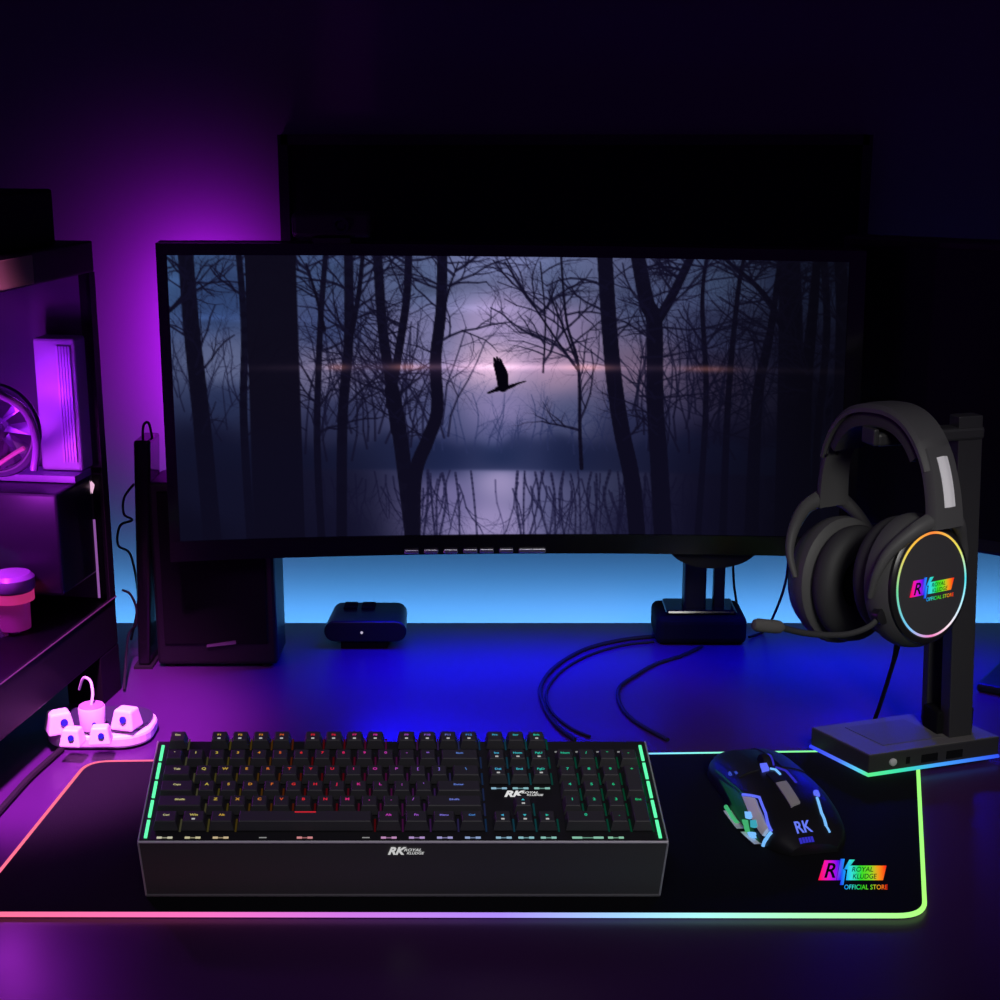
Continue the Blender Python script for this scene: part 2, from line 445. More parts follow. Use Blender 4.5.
MB().box(bx0, bx1, sb.y, sb.y + .075, DZ, DZ + .036).build('stand_base', M_blkm, mon, bevel=.009, seg=4)
MB().box(bx0 + .012, bx1 - .012, sb.y + .008, sb.y + .06, DZ + .036, DZ + .042).build('stand_cap', M_gloss, mon, bevel=.004)

# webcam on top of it
wa = Mn(-.525, VT, -.012)
wc = thing('webcam', (wa.x, wa.y, wa.z), 'small black webcam sitting on the top edge of the forest monitor', 'webcam')
MB().box(wa.x - .042, wa.x + .042, wa.y - .02, wa.y + .02, wa.z + .006, wa.z + .032).build('body', M_blk, wc, bevel=.005, seg=3)
MB().box(wa.x - .02, wa.x + .02, wa.y - .022, wa.y + .03, wa.z + .0005, wa.z + .006).build('clip', M_blk, wc)
MB().lathe([(.009, 0), (.009, .004), (.006, .004), (.004, .002)], (wa.x + .01, wa.y - .019, wa.z + .019), (0, -1, 0), 20).build('lens', M_gloss, wc)

# dark board on the wall behind
pa, pb = on_y(281, 138, 1.87), on_y(858, 330, 1.87)
wp = thing('wall_board', (( pa.x + pb.x) / 2, 1.90, pb.z), 'large black board mounted on the wall above the forest monitor', 'board')
MB().box(pa.x, pb.x, 1.872, 1.899, pb.z, pa.z).build('panel', M_blkm, wp)
fb = MB()
for x0, x1, z0, z1 in ((pa.x - .004, pa.x + .008, pb.z, pa.z + .004), (pb.x - .008, pb.x + .004, pb.z, pa.z + .004), (pa.x, pb.x, pa.z - .008, pa.z + .004)):
    fb.box(x0, x1, 1.866, 1.899, z0, z1)
fb.build('frame', M_blk, wp)

# ------------------------------------------------------------------ second monitor, off, at the right edge
q0, q1 = V((.386, 1.71, 0)), V((.78, 1.44, 0))
e = (q1 - q0).normalized(); nn = V((e.y, -e.x, 0))
def M2(p): return V((q0.x, q0.y, DZ)) + e * p.x + nn * p.y + V((0, 0, p.z))
m2 = thing('side_monitor', M2(V((.3, -.06, 0))), 'black switched-off monitor turned inward behind the headset stand', 'monitor')
zb2 = on_y(1000, 561, 1.58).z - DZ
MB(M2).box(0, .56, -.03, 0, zb2, .49).build('housing', M_blk, m2, bevel=.004)
MB(M2).box(.01, .55, 0, .002, zb2 + .018, .48).build('screen', mat('dark_screen', (.004, .003, .006), .25, spec=.3), m2)
MB(M2).box(.28, .34, -.055, -.03, .01, .3).build('stand_neck', M_blk, m2)
MB(M2).box(.20, .42, -.14, .04, 0, .01).build('stand_base', M_blk, m2, bevel=.003)

# ------------------------------------------------------------------ black box under the left end, slim tower, media box
fb0, fb1 = on_z(158, 668, 0), on_z(278, 668, 0)
sp = thing('subwoofer', ((fb0.x + fb1.x) / 2, fb0.y + .035, DZ), 'black speaker box standing under the left end of the forest monitor', 'speaker')
MB().box(fb0.x, fb1.x, fb0.y, fb0.y + .07, DZ + .004, DZ + .22).build('cabinet', M_blk, sp, bevel=.004)
MB().box(fb0.x + .01, fb1.x - .01, fb0.y - .003, fb0.y - .0002, DZ + .03, DZ + .21).build('grille', M_blkm, sp, bevel=.001)
l0, l1 = on_y(207, 647, fb0.y - .003), on_y(236, 642, fb0.y - .003)
MB().hexa([(l0.x, fb0.y - .0045, l0.z), (l1.x, fb0.y - .0045, l0.z + .004), (l1.x, fb0.y - .003, l0.z + .004), (l0.x, fb0.y - .003, l0.z),
           (l0.x, fb0.y - .0045, l0.z + .003), (l1.x, fb0.y - .0045, l1.z + .002), (l1.x, fb0.y - .003, l1.z + .002), (l0.x, fb0.y - .003, l0.z + .003)]).build('badge', mat('grey_badge', (.12, .08, .12), .4), sp)
for x in (fb0.x + .015, fb1.x - .015):
    for y in (fb0.y + .012, fb0.y + .058):
        MB().lathe([(.008, 0), (.008, .004)], (x, y, DZ), (0, 0, 1), 12).build('foot', M_rub, sp)

t0 = on_z(138, 668, 0); t1 = on_z(150, 668, 0); tt = on_y(133, 441, t0.y); 
tw = thing('slim_router', ((t0.x + t1.x) / 2, t0.y + .03, DZ), 'slim black upright router between the PC case and the speaker box', 'router')
MB().hexa([(t0.x, t0.y, DZ + .003), (t1.x, t0.y, DZ + .003), (t1.x, t0.y + .06, DZ + .003), (t0.x, t0.y + .06, DZ + .003),
           (tt.x, t0.y, tt.z), (tt.x + .019, t0.y, tt.z), (tt.x + .019, t0.y + .05, tt.z), (tt.x, t0.y + .05, tt.z)]).build('case', M_gloss, tw, bevel=.003)
MB().box(t0.x - .004, t1.x + .004, t0.y - .004, t0.y + .064, DZ, DZ + .003).build('foot', M_rub, tw)
MB().tube(smoothpts([(tt.x + .006, t0.y + .02, tt.z - .002), (tt.x + .008, t0.y + .02, tt.z + .014), (tt.x + .014, t0.y + .02, tt.z + .016), (tt.x + .017, t0.y + .02, tt.z - .002)]), .0015).build('antenna_loop', M_rub, tw)

d0, d1 = on_z(331, 650, 0), on_z(400, 650, 0); dd = d0.y
mbx = thing('media_box', ((d0.x + d1.x) / 2, dd + .05, DZ), 'small black media box with rounded ends on the blue lit desk', 'set-top box')
hz, ht_ = .010, .036
cr = (ht_ - hz) / 2
prof = []
for i in range(13): prof.append((d1.x - .005 + cr * math.sin(PI * i / 12), hz + cr - cr * math.cos(PI * i / 12)))
for i in range(13): prof.append((d0.x + .005 - cr * math.sin(PI * i / 12), hz + cr + cr * math.cos(PI * i / 12)))
bm_ = MB(); DP = .075
dep = lambda y: 1 - .10 * y
a = [bm_.pt((x, dd, DZ + z)) for x, z in prof]
xm = (d0.x + d1.x) / 2
b = [bm_.pt((xm + (x - xm) * .93, dd + DP, DZ + z)) for x, z in prof]
bm_.face(a); bm_.face(b[::-1])
for i in range(26): bm_.face((a[i], b[i], b[(i + 1) % 26], a[(i + 1) % 26]))
bm_.build('case', mat('media_case', (.005, .005, .006), .4, spec=.3), mbx, smooth=True, bevel=.002)
MB().box(xm - .03, xm + .026, dd + .006, dd + .02, DZ, DZ + hz + .002).build('foot', M_blkm, mbx)
MB().box(xm - .03, xm + .026, dd + .05, dd + .064, DZ, DZ + hz + .002).build('foot', M_blkm, mbx)
MB().lathe([(.0016, 0), (.0016, .001)], (xm - .004, dd, DZ + .022), (0, -1, 0), 12).build('power_light', mat('white_led', (0, 0, 0), emit=(.5, .45, .6), es=1), mbx)
for k in (-.022, .0):
    MB().box(xm + k - .008, xm + k + .008, dd + .045, dd + .068, DZ + ht_ - .001, DZ + ht_ + .003).build('top_button', M_blkm, mbx, bevel=.001)

# ------------------------------------------------------------------ cables on the desk
def cable(pts, r, name, label, group=None, mat_=None, ends=None):
    P = [(on_z(p[0], p[1], 0) + V((0, 0, p[2] if len(p) > 2 else r))) for p in pts]
    return tag(MB().tube(smoothpts(P, 10), r, 8).build(name, mat_ or M_rub, smooth=True), label, 'cable', group)
cable([(654, 638), (620, 642), (585, 651), (556, 668), (541, 688), (544, 708), (556, 727), (575, 742)], .0024, 'cable', 'black cable in the widest arc, running left from the monitor stand base')
cable([(654, 643), (625, 646), (590, 656), (562, 672), (547, 692), (551, 712), (570, 729), (590, 738)], .0016, 'cable', 'thinner black cable running inside the widest arc beside the monitor stand')
cable([(702, 648), (682, 657), (655, 666), (634, 678), (619, 690), (621, 708), (636, 724), (668, 742)], .0022, 'cable', 'black cable curling in a small loop toward the right end of the keyboard')
cb = on_y(735, 566, sb.y + .06); 
tag(MB().tube(smoothpts([on_y(733, 564, sb.y + .085), on_y(734, 585, sb.y + .085), on_y(737, 606, sb.y + .085), on_z(741, 640, .003)]), .0016, 8).build('cable', M_rub, smooth=True),
    'thin black cable hanging straight down from the monitor right of its stand', 'cable')
tag(MB().tube(smoothpts([on_y(789, 553, 1.66), on_y(786, 580, 1.66), on_y(777, 608, 1.67), on_z(765, 630, .006), on_z(749, 637, .003)]), .0016, 8).build('cable', M_rub, smooth=True),
    'thin black cable curving down behind the microphone toward the monitor stand', 'cable')

# ------------------------------------------------------------------ desk mat with lit edge
MT = .004
def rounded(corners, r, n=8):
    out = []; m = len(corners)
    for k in range(m):
        p, a, b = corners[k], corners[(k - 1) % m], corners[(k + 1) % m]
        da, db = (a - p).normalized(), (b - p).normalized()
        for i in range(n + 1):
            t = i / n
            out.append((p + da * r) * (1 - t) ** 2 + p * 2 * t * (1 - t) + (p + db * r) * t * t)
    return out
cor = [on_z(-34, 913, MT), on_z(925, 914.5, MT), on_z(917, 750, MT), on_z(88, 761.5, MT)]
cor = [V((c.x, c.y, DZ)) for c in cor]
out = rounded(cor, .022)
dm = thing('desk_mat', (0, 1.24, DZ), 'large black desk mat with a glowing rainbow edge under keyboard and mouse', 'mouse pad')
MB().prism([(p.x, p.y) for p in out], DZ + .0003, DZ + MT).build('mat', M_mat, dm)
# light strip with colours going round
def densify(P, step=.01):
    o = []
    for k in range(len(P)):
        a, b = P[k], P[(k + 1) % len(P)]; n = max(1, int((b - a).length / step))
        for i in range(n): o.append(a + (b - a) * i / n)
    return o
loop = densify(out)
front = [(-.42, L(255, 70, 120)), (-.25, L(240, 70, 170)), (-.12, L(190, 80, 215)), (0, L(150, 110, 235)), (.09, L(140, 190, 250)), (.16, L(150, 235, 230)), (.24, L(150, 245, 170)), (.34, L(150, 245, 80))]
back = [(-.40, L(255, 75, 115)), (-.3, L(255, 60, 140)), (-.1, L(160, 80, 255)), (.10, L(80, 130, 255)), (.17, L(110, 225, 250)), (.24, L(110, 245, 170)), (.32, L(110, 250, 120)), (.42, L(130, 250, 70))]
def stripcol(p):
    yy = (p.y - cor[0].y) / (cor[2].y - cor[0].y)
    c0 = ramp(front, p.x); c1 = ramp(back, p.x); k = max(0, min(1, yy))
    k = 0 if k < .06 else (1 if k > .94 else (k - .06) / .88)
    return tuple((c0[i] * (1 - k) + c1[i] * k) * .95 + .10 for i in range(3))
MB().tube([p + V((0, 0, MT * .72)) for p in loop], .0021, 8, closed=True, cols=[stripcol(p) for p in loop]).build('edge_light', mat('mat_edge_led', (0, 0, 0), .5, spec=0, attr=True, es=1.15), dm, smooth=True, colored=True)

# rainbow logo print given its own glow, shared by mat and headset: fn(x, y, lift) with x 0..1
SPEC = [(0, L(255, 20, 40)), (.1, L(250, 20, 170)), (.2, L(190, 20, 230)), (.3, L(40, 10, 240)), (.38, L(20, 160, 255)), (.45, L(60, 225, 230)), (.58, L(30, 220, 40)), (.74, L(120, 220, 40)), (.84, L(250, 150, 30)), (.95, L(255, 30, 20)), (1, L(220, 20, 40))]
def rainbow_logo(fn, parent, lift=.0004, k=1):
    def C(x): return tuple(v * k for v in ramp(SPEC, x))
    g = MB(); dark = MB()
    def strip(p0, p1, p2, p3, n=12, top=None):   # bl, br, tr, tl
        def f(i, j):
            t = i / n; s = j
            x = (p0[0] + (p1[0] - p0[0]) * t) * (1 - s) + (p3[0] + (p2[0] - p3[0]) * t) * s
            y = (p0[1] + (p1[1] - p0[1]) * t) * (1 - s) + (p3[1] + (p2[1] - p3[1]) * t) * s
            return x, y
        g.grid(lambda i, j: fn(*f(i, j), 1), n + 1, 2, colfn=lambda i, j: C(f(i, j)[0]))
    strip((.0, .13), (.25, .13), (.305, .39), (.085, .39))
    strip((.385, .13), (.90, .13), (.965, .32), (.42, .32), 24)
    # K: stem, upper arm, lower leg
    strip((.255, .13), (.315, .13), (.375, .41), (.315, .41), 4)
    strip((.36, .27), (.41, .27), (.52, .40), (.44, .40), 4)
    strip((.30, .07), (.35, .07), (.385, .25), (.35, .28), 4)
    add_text(dark, 'R', lambda x, y: fn(.15 + x, .16 + y, 2), .27, .30, .02)
    add_text(dark, 'ROYAL', lambda x, y: fn(.62 + x, .235 + y, 2), .09, .25, .008, width=.30)
    add_text(dark, 'KLUDGE', lambda x, y: fn(.65 + x, .145 + y, 2), .09, .25, .008, width=.34)
    add_text(g, 'OFFICIAL STORE', lambda x, y: fn(.66 + x, .015 + y, 1), .085, .1, .004, colfn=lambda x, y: C(min(1, .66 + x * 1.0)), width=.60)
    o = g.build('rainbow_logo', M_glow, parent, colored=True); o['label'] = 'rainbow logo with lettering, glow added to the print'
    d = dark.build('logo_lettering', M_blkm, o)
    return o
pl = on_z(818, 891, MT); pr = on_z(891, 891, MT); pu = on_z(818.5, 860, MT)
ux = (pr - pl); uyv = (pu - pl) / .40
rainbow_logo(lambda x, y, s: pl + ux * x + uyv * y + V((0, 0, .0004 * s)), dm)

# ------------------------------------------------------------------ keyboard
fbm = on_z(403, 896.5, MT)
ftm = on_y(403, 842, fbm.y - .010)
def zcam(p): return p.y * CT - (p.z - DZ - EYE) * ST
KW = 530 / F * zcam(ftm)
r_ = ray(401.5, 741.5); zc = 1.322
btm = V((0, 0, EYE + DZ)) + r_ * (zc / (r_.y * CT - r_.z * ST))
KO = ftm.copy(); KX = V((1, 0, 0)); kv = btm - ftm; KD = kv.length; KY = kv.normalized()
KN = KX.cross(KY).normalized()
TAP = 487 / F * zc / KW - 1
def K(p): return KO + KX * (p.x * (1 + TAP * p.y / KD)) + KY * p.y + KN * p.z
kb = thing('keyboard', (fbm.x, (fbm.y + btm.y) / 2, DZ + MT), 'black mechanical gaming keyboard with rainbow backlit keys and green side lights', 'keyboard')
hw = KW / 2; bw = 513 / F * zcam(fbm) / 2
body = MB()
zb = DZ + MT + .0002
bb = V((btm.x, btm.y - .002, zb))
body.hexa([(fbm.x - bw, fbm.y, zb), (fbm.x + bw, fbm.y, zb), (bb.x + bw, bb.y, zb), (bb.x - bw, bb.y, zb),
           K(V((-hw, 0, -.001))), K(V((hw, 0, -.001))), K(V((hw, KD, -.001))), K(V((-hw, KD, -.001)))])
body.build('case', M_kb, kb)
MB(K).box(-hw + .0015, hw - .0015, .002, KD - .001, -.002, .0006).build('plate', M_plate, kb)
tr = MB()
tr.tube([K(V((-hw, 0, 0))), K(V((hw, 0, 0)))], .0011, 6)
tr.build('front_trim', M_trim, kb)
for s in (-1, 1):
    tr = MB(); tr.tube([V((fbm.x + s * bw, fbm.y - .0003, zb + .001)), K(V((s * hw, -.0003, -.001)))], .0008, 6)
    tr.tube([K(V((s * hw, 0, 0))), K(V((s * hw, KD, 0)))], .0007, 6)
    tr.build('side_trim', mat('dull_trim', (.5, .5, .5), .4), kb)
tr = MB(); tr.tube([V((fbm.x - bw, fbm.y - .0003, zb + .0012)), V((fbm.x + bw, fbm.y - .0003, zb + .0012))], .0012, 6)
tr.build('lower_trim', mat('dark_trim', (.16, .16, .16), .5), kb)
U = KW * .9545 / 22.5; KL = -11.25 * U; CH = .0078
KEYCOL = [(0, L(235, 235, 190)), (.1, L(230, 210, 90)), (.2, L(240, 150, 50)), (.28, L(255, 50, 60)), (.36, L(255, 40, 80)), (.45, L(235, 60, 200)), (.55, L(170, 110, 250)), (.64, L(90, 160, 250)), (.72, L(80, 215, 250)), (.8, L(50, 225, 190)), (1, L(40, 225, 130))]
RH = .0165
rowy = []
for py in (814.5, 799, 784, 768.6, 752.5, 734.5):     # centre distance of each row from the front edge
    q = on_plane(403, py, KO + KN * .0098, KN) - KO
    rowy.append(q.dot(KY) + .0060 - RH / 2)
def kcap(x, row, wu, txt, hu=1, marks=None):
    cx = KL + (x + wu / 2) * U; cy = rowy[row]
    w = wu * U - .0022; h = RH
    y0 = cy - h / 2; y1 = cy + h / 2
    if hu == 2: y1 = rowy[row + 1] + h / 2
    mb = MB(K); z0 = .0018
    rings = [(0, 0, z0), (.0006, .0006, z0 + .0026), (.0019, .0020, z0 + CH - .0006), (.0026, .0027, z0 + CH)]
    def pts(i, j):
        ix, iy, z = rings[j]; sy = .0006 if j >= 2 else 0
        x0, x1 = cx - w / 2 + ix, cx + w / 2 - ix; a, b = y0 + iy, y1 - iy * .6 + sy
        return [(x0, a, z), (x1, a, z), (x1, b, z), (x0, b, z)][i]
    mb.grid(pts, 4, 4, cu=True, cap=True)
    o = mb.build('keycap', M_key, kb)
    t = (cx - KL) / (22.5 * U); col = ramp(KEYCOL, t)
    lg = MB(K); zt = z0 + CH + .0002
    dim = .62
    cc = tuple(c * dim for c in col)
    if txt in ('^', '<', 'v', '>'):
        s = .0015; ang = {'^': 0, '<': 1, 'v': 2, '>': 3}[txt] * PI / 2
        P = [(-s, -s * .7), (s, -s * .7), (0, s)]
        lg.poly([(cx + a_ * math.cos(ang) - b_ * math.sin(ang), y1 - .0065 + a_ * math.sin(ang) + b_ * math.cos(ang), zt) for a_, b_ in P], [cc] * 3)
    elif txt == ' ':
        lg.box(cx - .0085, cx + .0085, y1 - .0030, y1 - .0020, zt - .0002, zt + .0002); lg.c = [cc] * len(lg.v)
    else:
        n = len(txt); sz = .0046 if n == 1 else (.0038 if n <= 3 else .0032)
        add_text(lg, txt, lambda a_, b_: V((cx + a_, y1 - .0074 + b_, zt)), sz, 0, .03, colfn=lambda a_, b_: cc,
                 width=None if n < 5 else min(w * .6, .0085))
    if marks:
        for mx in marks: 
            q = len(lg.v); lg.box(cx + mx - .0013, cx + mx + .0013, y0 + .0042, y0 + .0058, zt - .0002, zt + .0001)
            lg.c[q:] = [(.45, .45, .45)] * (len(lg.v) - q)
    lg.build('legend', M_glow, o, colored=True)
    bl = MB(K); bl.curcol = col
    ww = w if wu < 3 else .03
    bl.box(cx + w / 2 + .0004, cx + w / 2 + .0018, y0, y1, .0006, .0012)
    bl.build('backlight', M_back, o, colored=True)
M_back = mat('key_backlight', (0, 0, 0), .5, spec=0, attr=True, es=.05)
N = []
def addrow(x, row, items):
    for it in items:
        if isinstance(it, (int, float)): x += it; continue
        t, w = it if isinstance(it, tuple) else (it, 1)
        N.append((x, row, w, t)); x += w
addrow(0, 5, ['Esc', 1, 'F1', 'F2', 'F3', 'F4', .5, 'F5', 'F6', 'F7', 'F8', .5, 'F9', 'F10', 'F11', 'F12', .25, 'Prt', 'Scr', 'Brk'])
addrow(0, 4, list('`1234567890-=') + [('Back', 2), .25, 'Ins', 'Hom', 'PgU', .25, 'Num', '/', '*', '-'])
addrow(0, 3, [('Tab', 1.5)] + list('QWERTYUIOP[]') + [('\\', 1.5), .25, 'Del', 'End', 'PgD', .25, '7', '8', '9'])
addrow(0, 2, [('Caps', 1.75)] + list("ASDFGHJKL;'") + [('Enter', 2.25), 3.5, '4', '5', '6'])
addrow(0, 1, [('Shift', 2.25)] + list('ZXCVBNM,./') + [('Shift', 2.75), 1.25, '^', 1.25, '1', '2', '3'])
addrow(0, 0, [('Ctrl', 1.25), ('Win', 1.25), ('Alt', 1.25), (' ', 6.25), ('Alt', 1.25), ('Fn', 1.25), ('Menu', 1.25), ('Ctrl', 1.25), .25, '<', 'v', '>', .25, ('0', 2), '.'])
for x, r, w, t in N:
    mk = None
    if (r == 5 and t not in ('Esc', 'Prt', 'Scr')) or t in ('Ins', 'Hom', 'PgU', 'Del', 'PgD', 'v', '<', '>', '^', 'Win'): mk = (0,)
    kcap(x, r, w, t, 1, mk)
kcap(21.5, 2, 1, '+', 2); kcap(21.5, 0, 1, 'Ent', 2)
# printed light bars in front of the keys
def kslot(xc, y, wd=.0175):
    g = MB(K); col = ramp(KEYCOL, (xc - KL) / (22.5 * U)); col = tuple(.38 * c + .22 for c in col)
    g.curcol = col
    g.box(xc - wd / 2, xc - wd * .18, y - .0011, y + .0011, .0006, .0010)
    g.box(xc + wd * .18, xc + wd / 2, y - .0011, y + .0011, .0006, .0010)
    g.curcol = tuple(c * .5 for c in col)
    g.box(xc - wd * .18, xc + wd * .18, y - .0006, y + .0004, .0006, .0009)
    g.build('light_bar', M_glow, kb, colored=True)
for x in (.62, 1.87, 3.12, 6.87, 10.62, 11.87, 13.12, 14.37, 15.75, 16.75, 17.75, 20.75):
    kslot(KL + x * U, .0046, .0125)
kslot(KL + 19.5 * U, .0046, .025); 
YB = rowy[3] - RH / 2 - .0050
for x in (15.75, 16.75, 17.75): kslot(KL + x * U, YB, .0130)
for x in (5.0, 9.6): 
    g = MB(K); g.curcol = (.25, .25, .25); g.box(KL + x * U - .003, KL + x * U + .003, .0042, .0052, .0006, .0009); g.build('light_bar', M_glow, kb, colored=True)
for k in range(4):
    x = KL + (18.75 + k) * U; g = MB(K); g.curcol = (.22, .22, .22)
    g.box(x - .003, x + .003, rowy[4] + RH / 2 + .0075, rowy[4] + RH / 2 + .0095, .0006, .0009); g.build('status_light', M_glow, kb, colored=True)
# green side lights
for s in (-1, 1):
    for k in range(5):
        pit = (KD - .008) / 5; y0 = .004 + k * pit; y1 = y0 + pit * .84
        MB(K).box(s * (hw - .0055) - .0012, s * (hw - .0055) + .0012, y0, y1, .0006, .0018).build('side_light', mat('green_led', (0, 0, 0), emit=L(90, 245, 165), es=1.3), kb)
# lettering on top and front: white print given its own glow
g = MB(K); g.curcol = (.75, .75, .75)
cx = KL + 16.6 * U
add_text(g, 'RK', lambda a_, b_: V((cx - .0045 + a_, YB - .0118 + b_, .0009)), .0115, .35, .045)
add_text(g, 'ROYAL', lambda a_, b_: V((cx + .0100 + a_, YB - .0075 + b_, .0009)), .0040, .3, .02, width=.014)
add_text(g, 'KLUDGE', lambda a_, b_: V((cx + .0140 + a_, YB - .0108 + b_, .0009)), .0034, .3, .02, width=.014)
g.build('logo', M_glow, kb, colored=True)['label'] = 'white italic lettering beside the arrow keys'
fu = (ftm - fbm).normalized(); fo = fbm + fu * ((ftm - fbm).length - .0075); fn_ = KX.cross(fu).normalized()
if fn_.y > 0: fn_ = -fn_
g = MB(); g.curcol = (.55, .55, .55)
FL_ = lambda x, y: fo + V((x, 0, 0)) + fu * y + fn_ * .0008
add_text(g, 'RK', lambda a_, b_: FL_(-.006 + a_, -.004 + b_), .0098, .35, .045)
add_text(g, 'ROYAL', lambda a_, b_: FL_(.0078 + a_, -.001 + b_), .0038, .3, .02, width=.014)
add_text(g, 'KLUDGE', lambda a_, b_: FL_(.0100 + a_, -.004 + b_), .0034, .3, .02, width=.014)
g.build('front_logo', M_glow, kb, colored=True)['label'] = 'white italic lettering on the front face'

# ------------------------------------------------------------------ mouse
mcx = on_z(776, 810, MT)
YAW = math.radians(11)
MXA = V((math.cos(YAW), math.sin(YAW), 0)); MYA = V((-math.sin(YAW), math.cos(YAW), 0))
MO = V((mcx.x, mcx.y + .005, DZ + MT + .0005))
ML = .186
ws_ = ([0, .04, .12, .25, .4, .55, .7, .85, .95, 1], [.019, .030, .0385, .0425, .0440, .0420, .041, .041, .037, .029])
hs_ = ([0, .04, .12, .25, .38, .5, .65, .8, .93, 1], [.008, .014, .022, .029, .0325, .0335, .0315, .0275, .0225, .016])
_g = np.linspace(0, 1, 201); _k = np.hanning(21); _k /= _k.sum()
def _sm(t):
    y = np.interp(np.linspace(-.05, 1.05, 221), t[0], t[1]); return np.convolve(y, _k, 'valid')
WS, HS = _sm(ws_), _sm(hs_)
def msurf(s, th, off=0.0):
    w = float(np.interp(s, _g, WS)); h = float(np.interp(s, _g, HS))
    t = math.radians(th); c, sn = math.cos(t), math.sin(t)
    x = (w + off) * math.copysign(abs(c) ** .78, c); z = (h + off) * max(0, sn) ** .72
    return MO + MXA * x + MYA * (ML * (s - .5)) + V((0, 0, z))
ms = thing('mouse', MO, 'black gaming mouse with blue lights and a silver left wing on the desk mat', 'mouse')
mb = MB()
NS, NT = 41, 33
base = len(mb.v)
for j in range(NS):
    for i in range(NT): mb.pt(msurf(j / (NS - 1), 180 * i / (NT - 1)))
for j in range(NS - 1):
    for i in range(NT - 1):
        a = j * NT + i; mb.face((a, a + 1, a + NT + 1, a + NT))
    mb.face((j * NT, (j + 1) * NT, (j + 1) * NT + NT - 1, j * NT + NT - 1))
mb.face([i for i in range(NT)]); mb.face([(NS - 1) * NT + i for i in range(NT)][::-1])
M_ms = mat('mouse_black', (.010, .010, .011), .4, spec=.35)
mb.build('shell', M_ms, ms, smooth=True)
def patch(s0, s1, t0, t1, lift, name, m, n=10, taper=None, parent=None):
    """a raised panel following the shell; t0/t1 may be (start, end) pairs"""
    A = t0 if isinstance(t0, tuple) else (t0, t0); B = t1 if isinstance(t1, tuple) else (t1, t1)
    g = MB()
    def f(i, j, off):
        k = j / n; s = s0 + (s1 - s0) * k
        a = A[0] + (A[1] - A[0]) * k; b = B[0] + (B[1] - B[0]) * k
        return msurf(s, a + (b - a) * i / n, off)
    g.grid(lambda i, j: f(i, j, lift), n + 1, n + 1)
    for k in range(n):
        for (i0, j0, i1, j1) in ((k, 0, k + 1, 0), (k, n, k + 1, n), (0, k, 0, k + 1), (n, k, n, k + 1)):
            g.poly([f(i0, j0, -.001), f(i1, j1, -.001), f(i1, j1, lift), f(i0, j0, lift)])
    return g.build(name, m, parent or ms, smooth=True)
def stube(pts, r, name, m, parent=None, lift=.0006):
    P = []
    for k in range(len(pts) - 1):
        for i in range(8):
            t = i / 8; P.append(msurf(pts[k][0] + (pts[k + 1][0] - pts[k][0]) * t, pts[k][1] + (pts[k + 1][1] - pts[k][1]) * t, lift))
    P.append(msurf(*pts[-1], lift))
    return MB().tube(P, r, 8).build(name, m, parent or ms, smooth=True)
M_btn = mat('mouse_button', (.016, .016, .017), .45, spec=.3)
M_blue = mat('blue_led', (0, 0, 0), emit=L(95, 110, 250), es=1.0)
M_lblue = mat('pale_blue_led', (0, 0, 0), emit=L(120, 190, 255), es=1.0)
M_vio = mat('violet_led', (0, 0, 0), emit=L(45, 40, 170), es=1.0)
M_grn = mat('green_glow', (.0, .02, .0), .5, emit=L(6, 52, 26), es=1.0)
patch(.56, .985, (99, 101), (133, 143), .0012, 'left_button', M_btn)
patch(.56, .985, (47, 37), (81, 79), .0012, 'right_button', M_btn)
_tab = []
for i_ in range(101):
    for j_ in range(90):
        q = msurf(i_ / 100, 1 + j_ * 2) - V((0, 0, EYE + DZ)); z = q.y * CT - q.z * ST
        _tab.append((500 + F * q.x / z, 500 - F * (q.y * ST + q.z * CT) / z, z, i_ / 100, 1 + j_ * 2))
_T = np.array(_tab)
def mst(px, py):            # where on the shell a seen spot lies
    d = (_T[:, 0] - px) ** 2 + (_T[:, 1] - py) ** 2
    near = d < d.min() + 3
    c = _T[near]; k = np.argmin(c[:, 2] * 40 + d[near] * .2)
    return float(c[k, 3]), float(c[k, 4])
def panel(corners, lift, name, m, n=8, parent=None):    # four corners going round
    C4 = [mst(*c) for c in corners]; g = MB()
    def f(i, j, off):
        a, b = i / n, j / n
        st = [(C4[0][k] * (1 - a) + C4[1][k] * a) * (1 - b) + (C4[3][k] * (1 - a) + C4[2][k] * a) * b for k in (0, 1)]
        return msurf(st[0], st[1], off)
    g.grid(lambda i, j: f(i, j, lift), n + 1, n + 1)
    for k in range(n):
        for (i0, j0, i1, j1) in ((k, 0, k + 1, 0), (k, n, k + 1, n), (0, k, 0, k + 1), (n, k, n, k + 1)):
            g.poly([f(i0, j0, -.002), f(i1, j1, -.002), f(i1, j1, lift), f(i0, j0, lift)])
    return g.build(name, m, parent or ms, smooth=True)
def pline(pts, r, name, m, lift=.0006): return stube([mst(*q) for q in pts], r, name, m, lift=lift)
panel([(776, 784), (785, 782.5), (799, 804), (791, 807)], .0018, 'spine_plate', mat('grey_plate', (.42, .40, .38), .4))
panel([(766, 775), (774, 773), (784, 781.5), (776, 783)], .0012, 'mode_button', M_btn, 5)
_s, _t = mst(758, 763)
wc_ = msurf(_s, 90, -.004)
MB().lathe([(.006, -.0045), (.011, -.0035), (.012, -.001), (.012, .001), (.011, .0035), (.006, .0045)], wc_, MXA, 28).build('scroll_wheel', M_rub, ms, smooth=True)
MB().torus(wc_ + MXA * .0050, MXA, .0105, .0009, 36, 6).build('wheel_light', M_vio, ms, smooth=True)
panel([(760, 766), (767, 765), (769, 771), (762, 772)], .0030, 'mode_button', M_blue, 5)
pline([(770, 769), (775, 771), (779.5, 775)], .0011, 'accent_light', M_lblue)
pline([(776, 767), (786, 771), (796, 782)], .0011, 'accent_light', M_vio)
pline([(815.5, 793), (816.5, 796)], .0028, 'accent_light', M_blue)
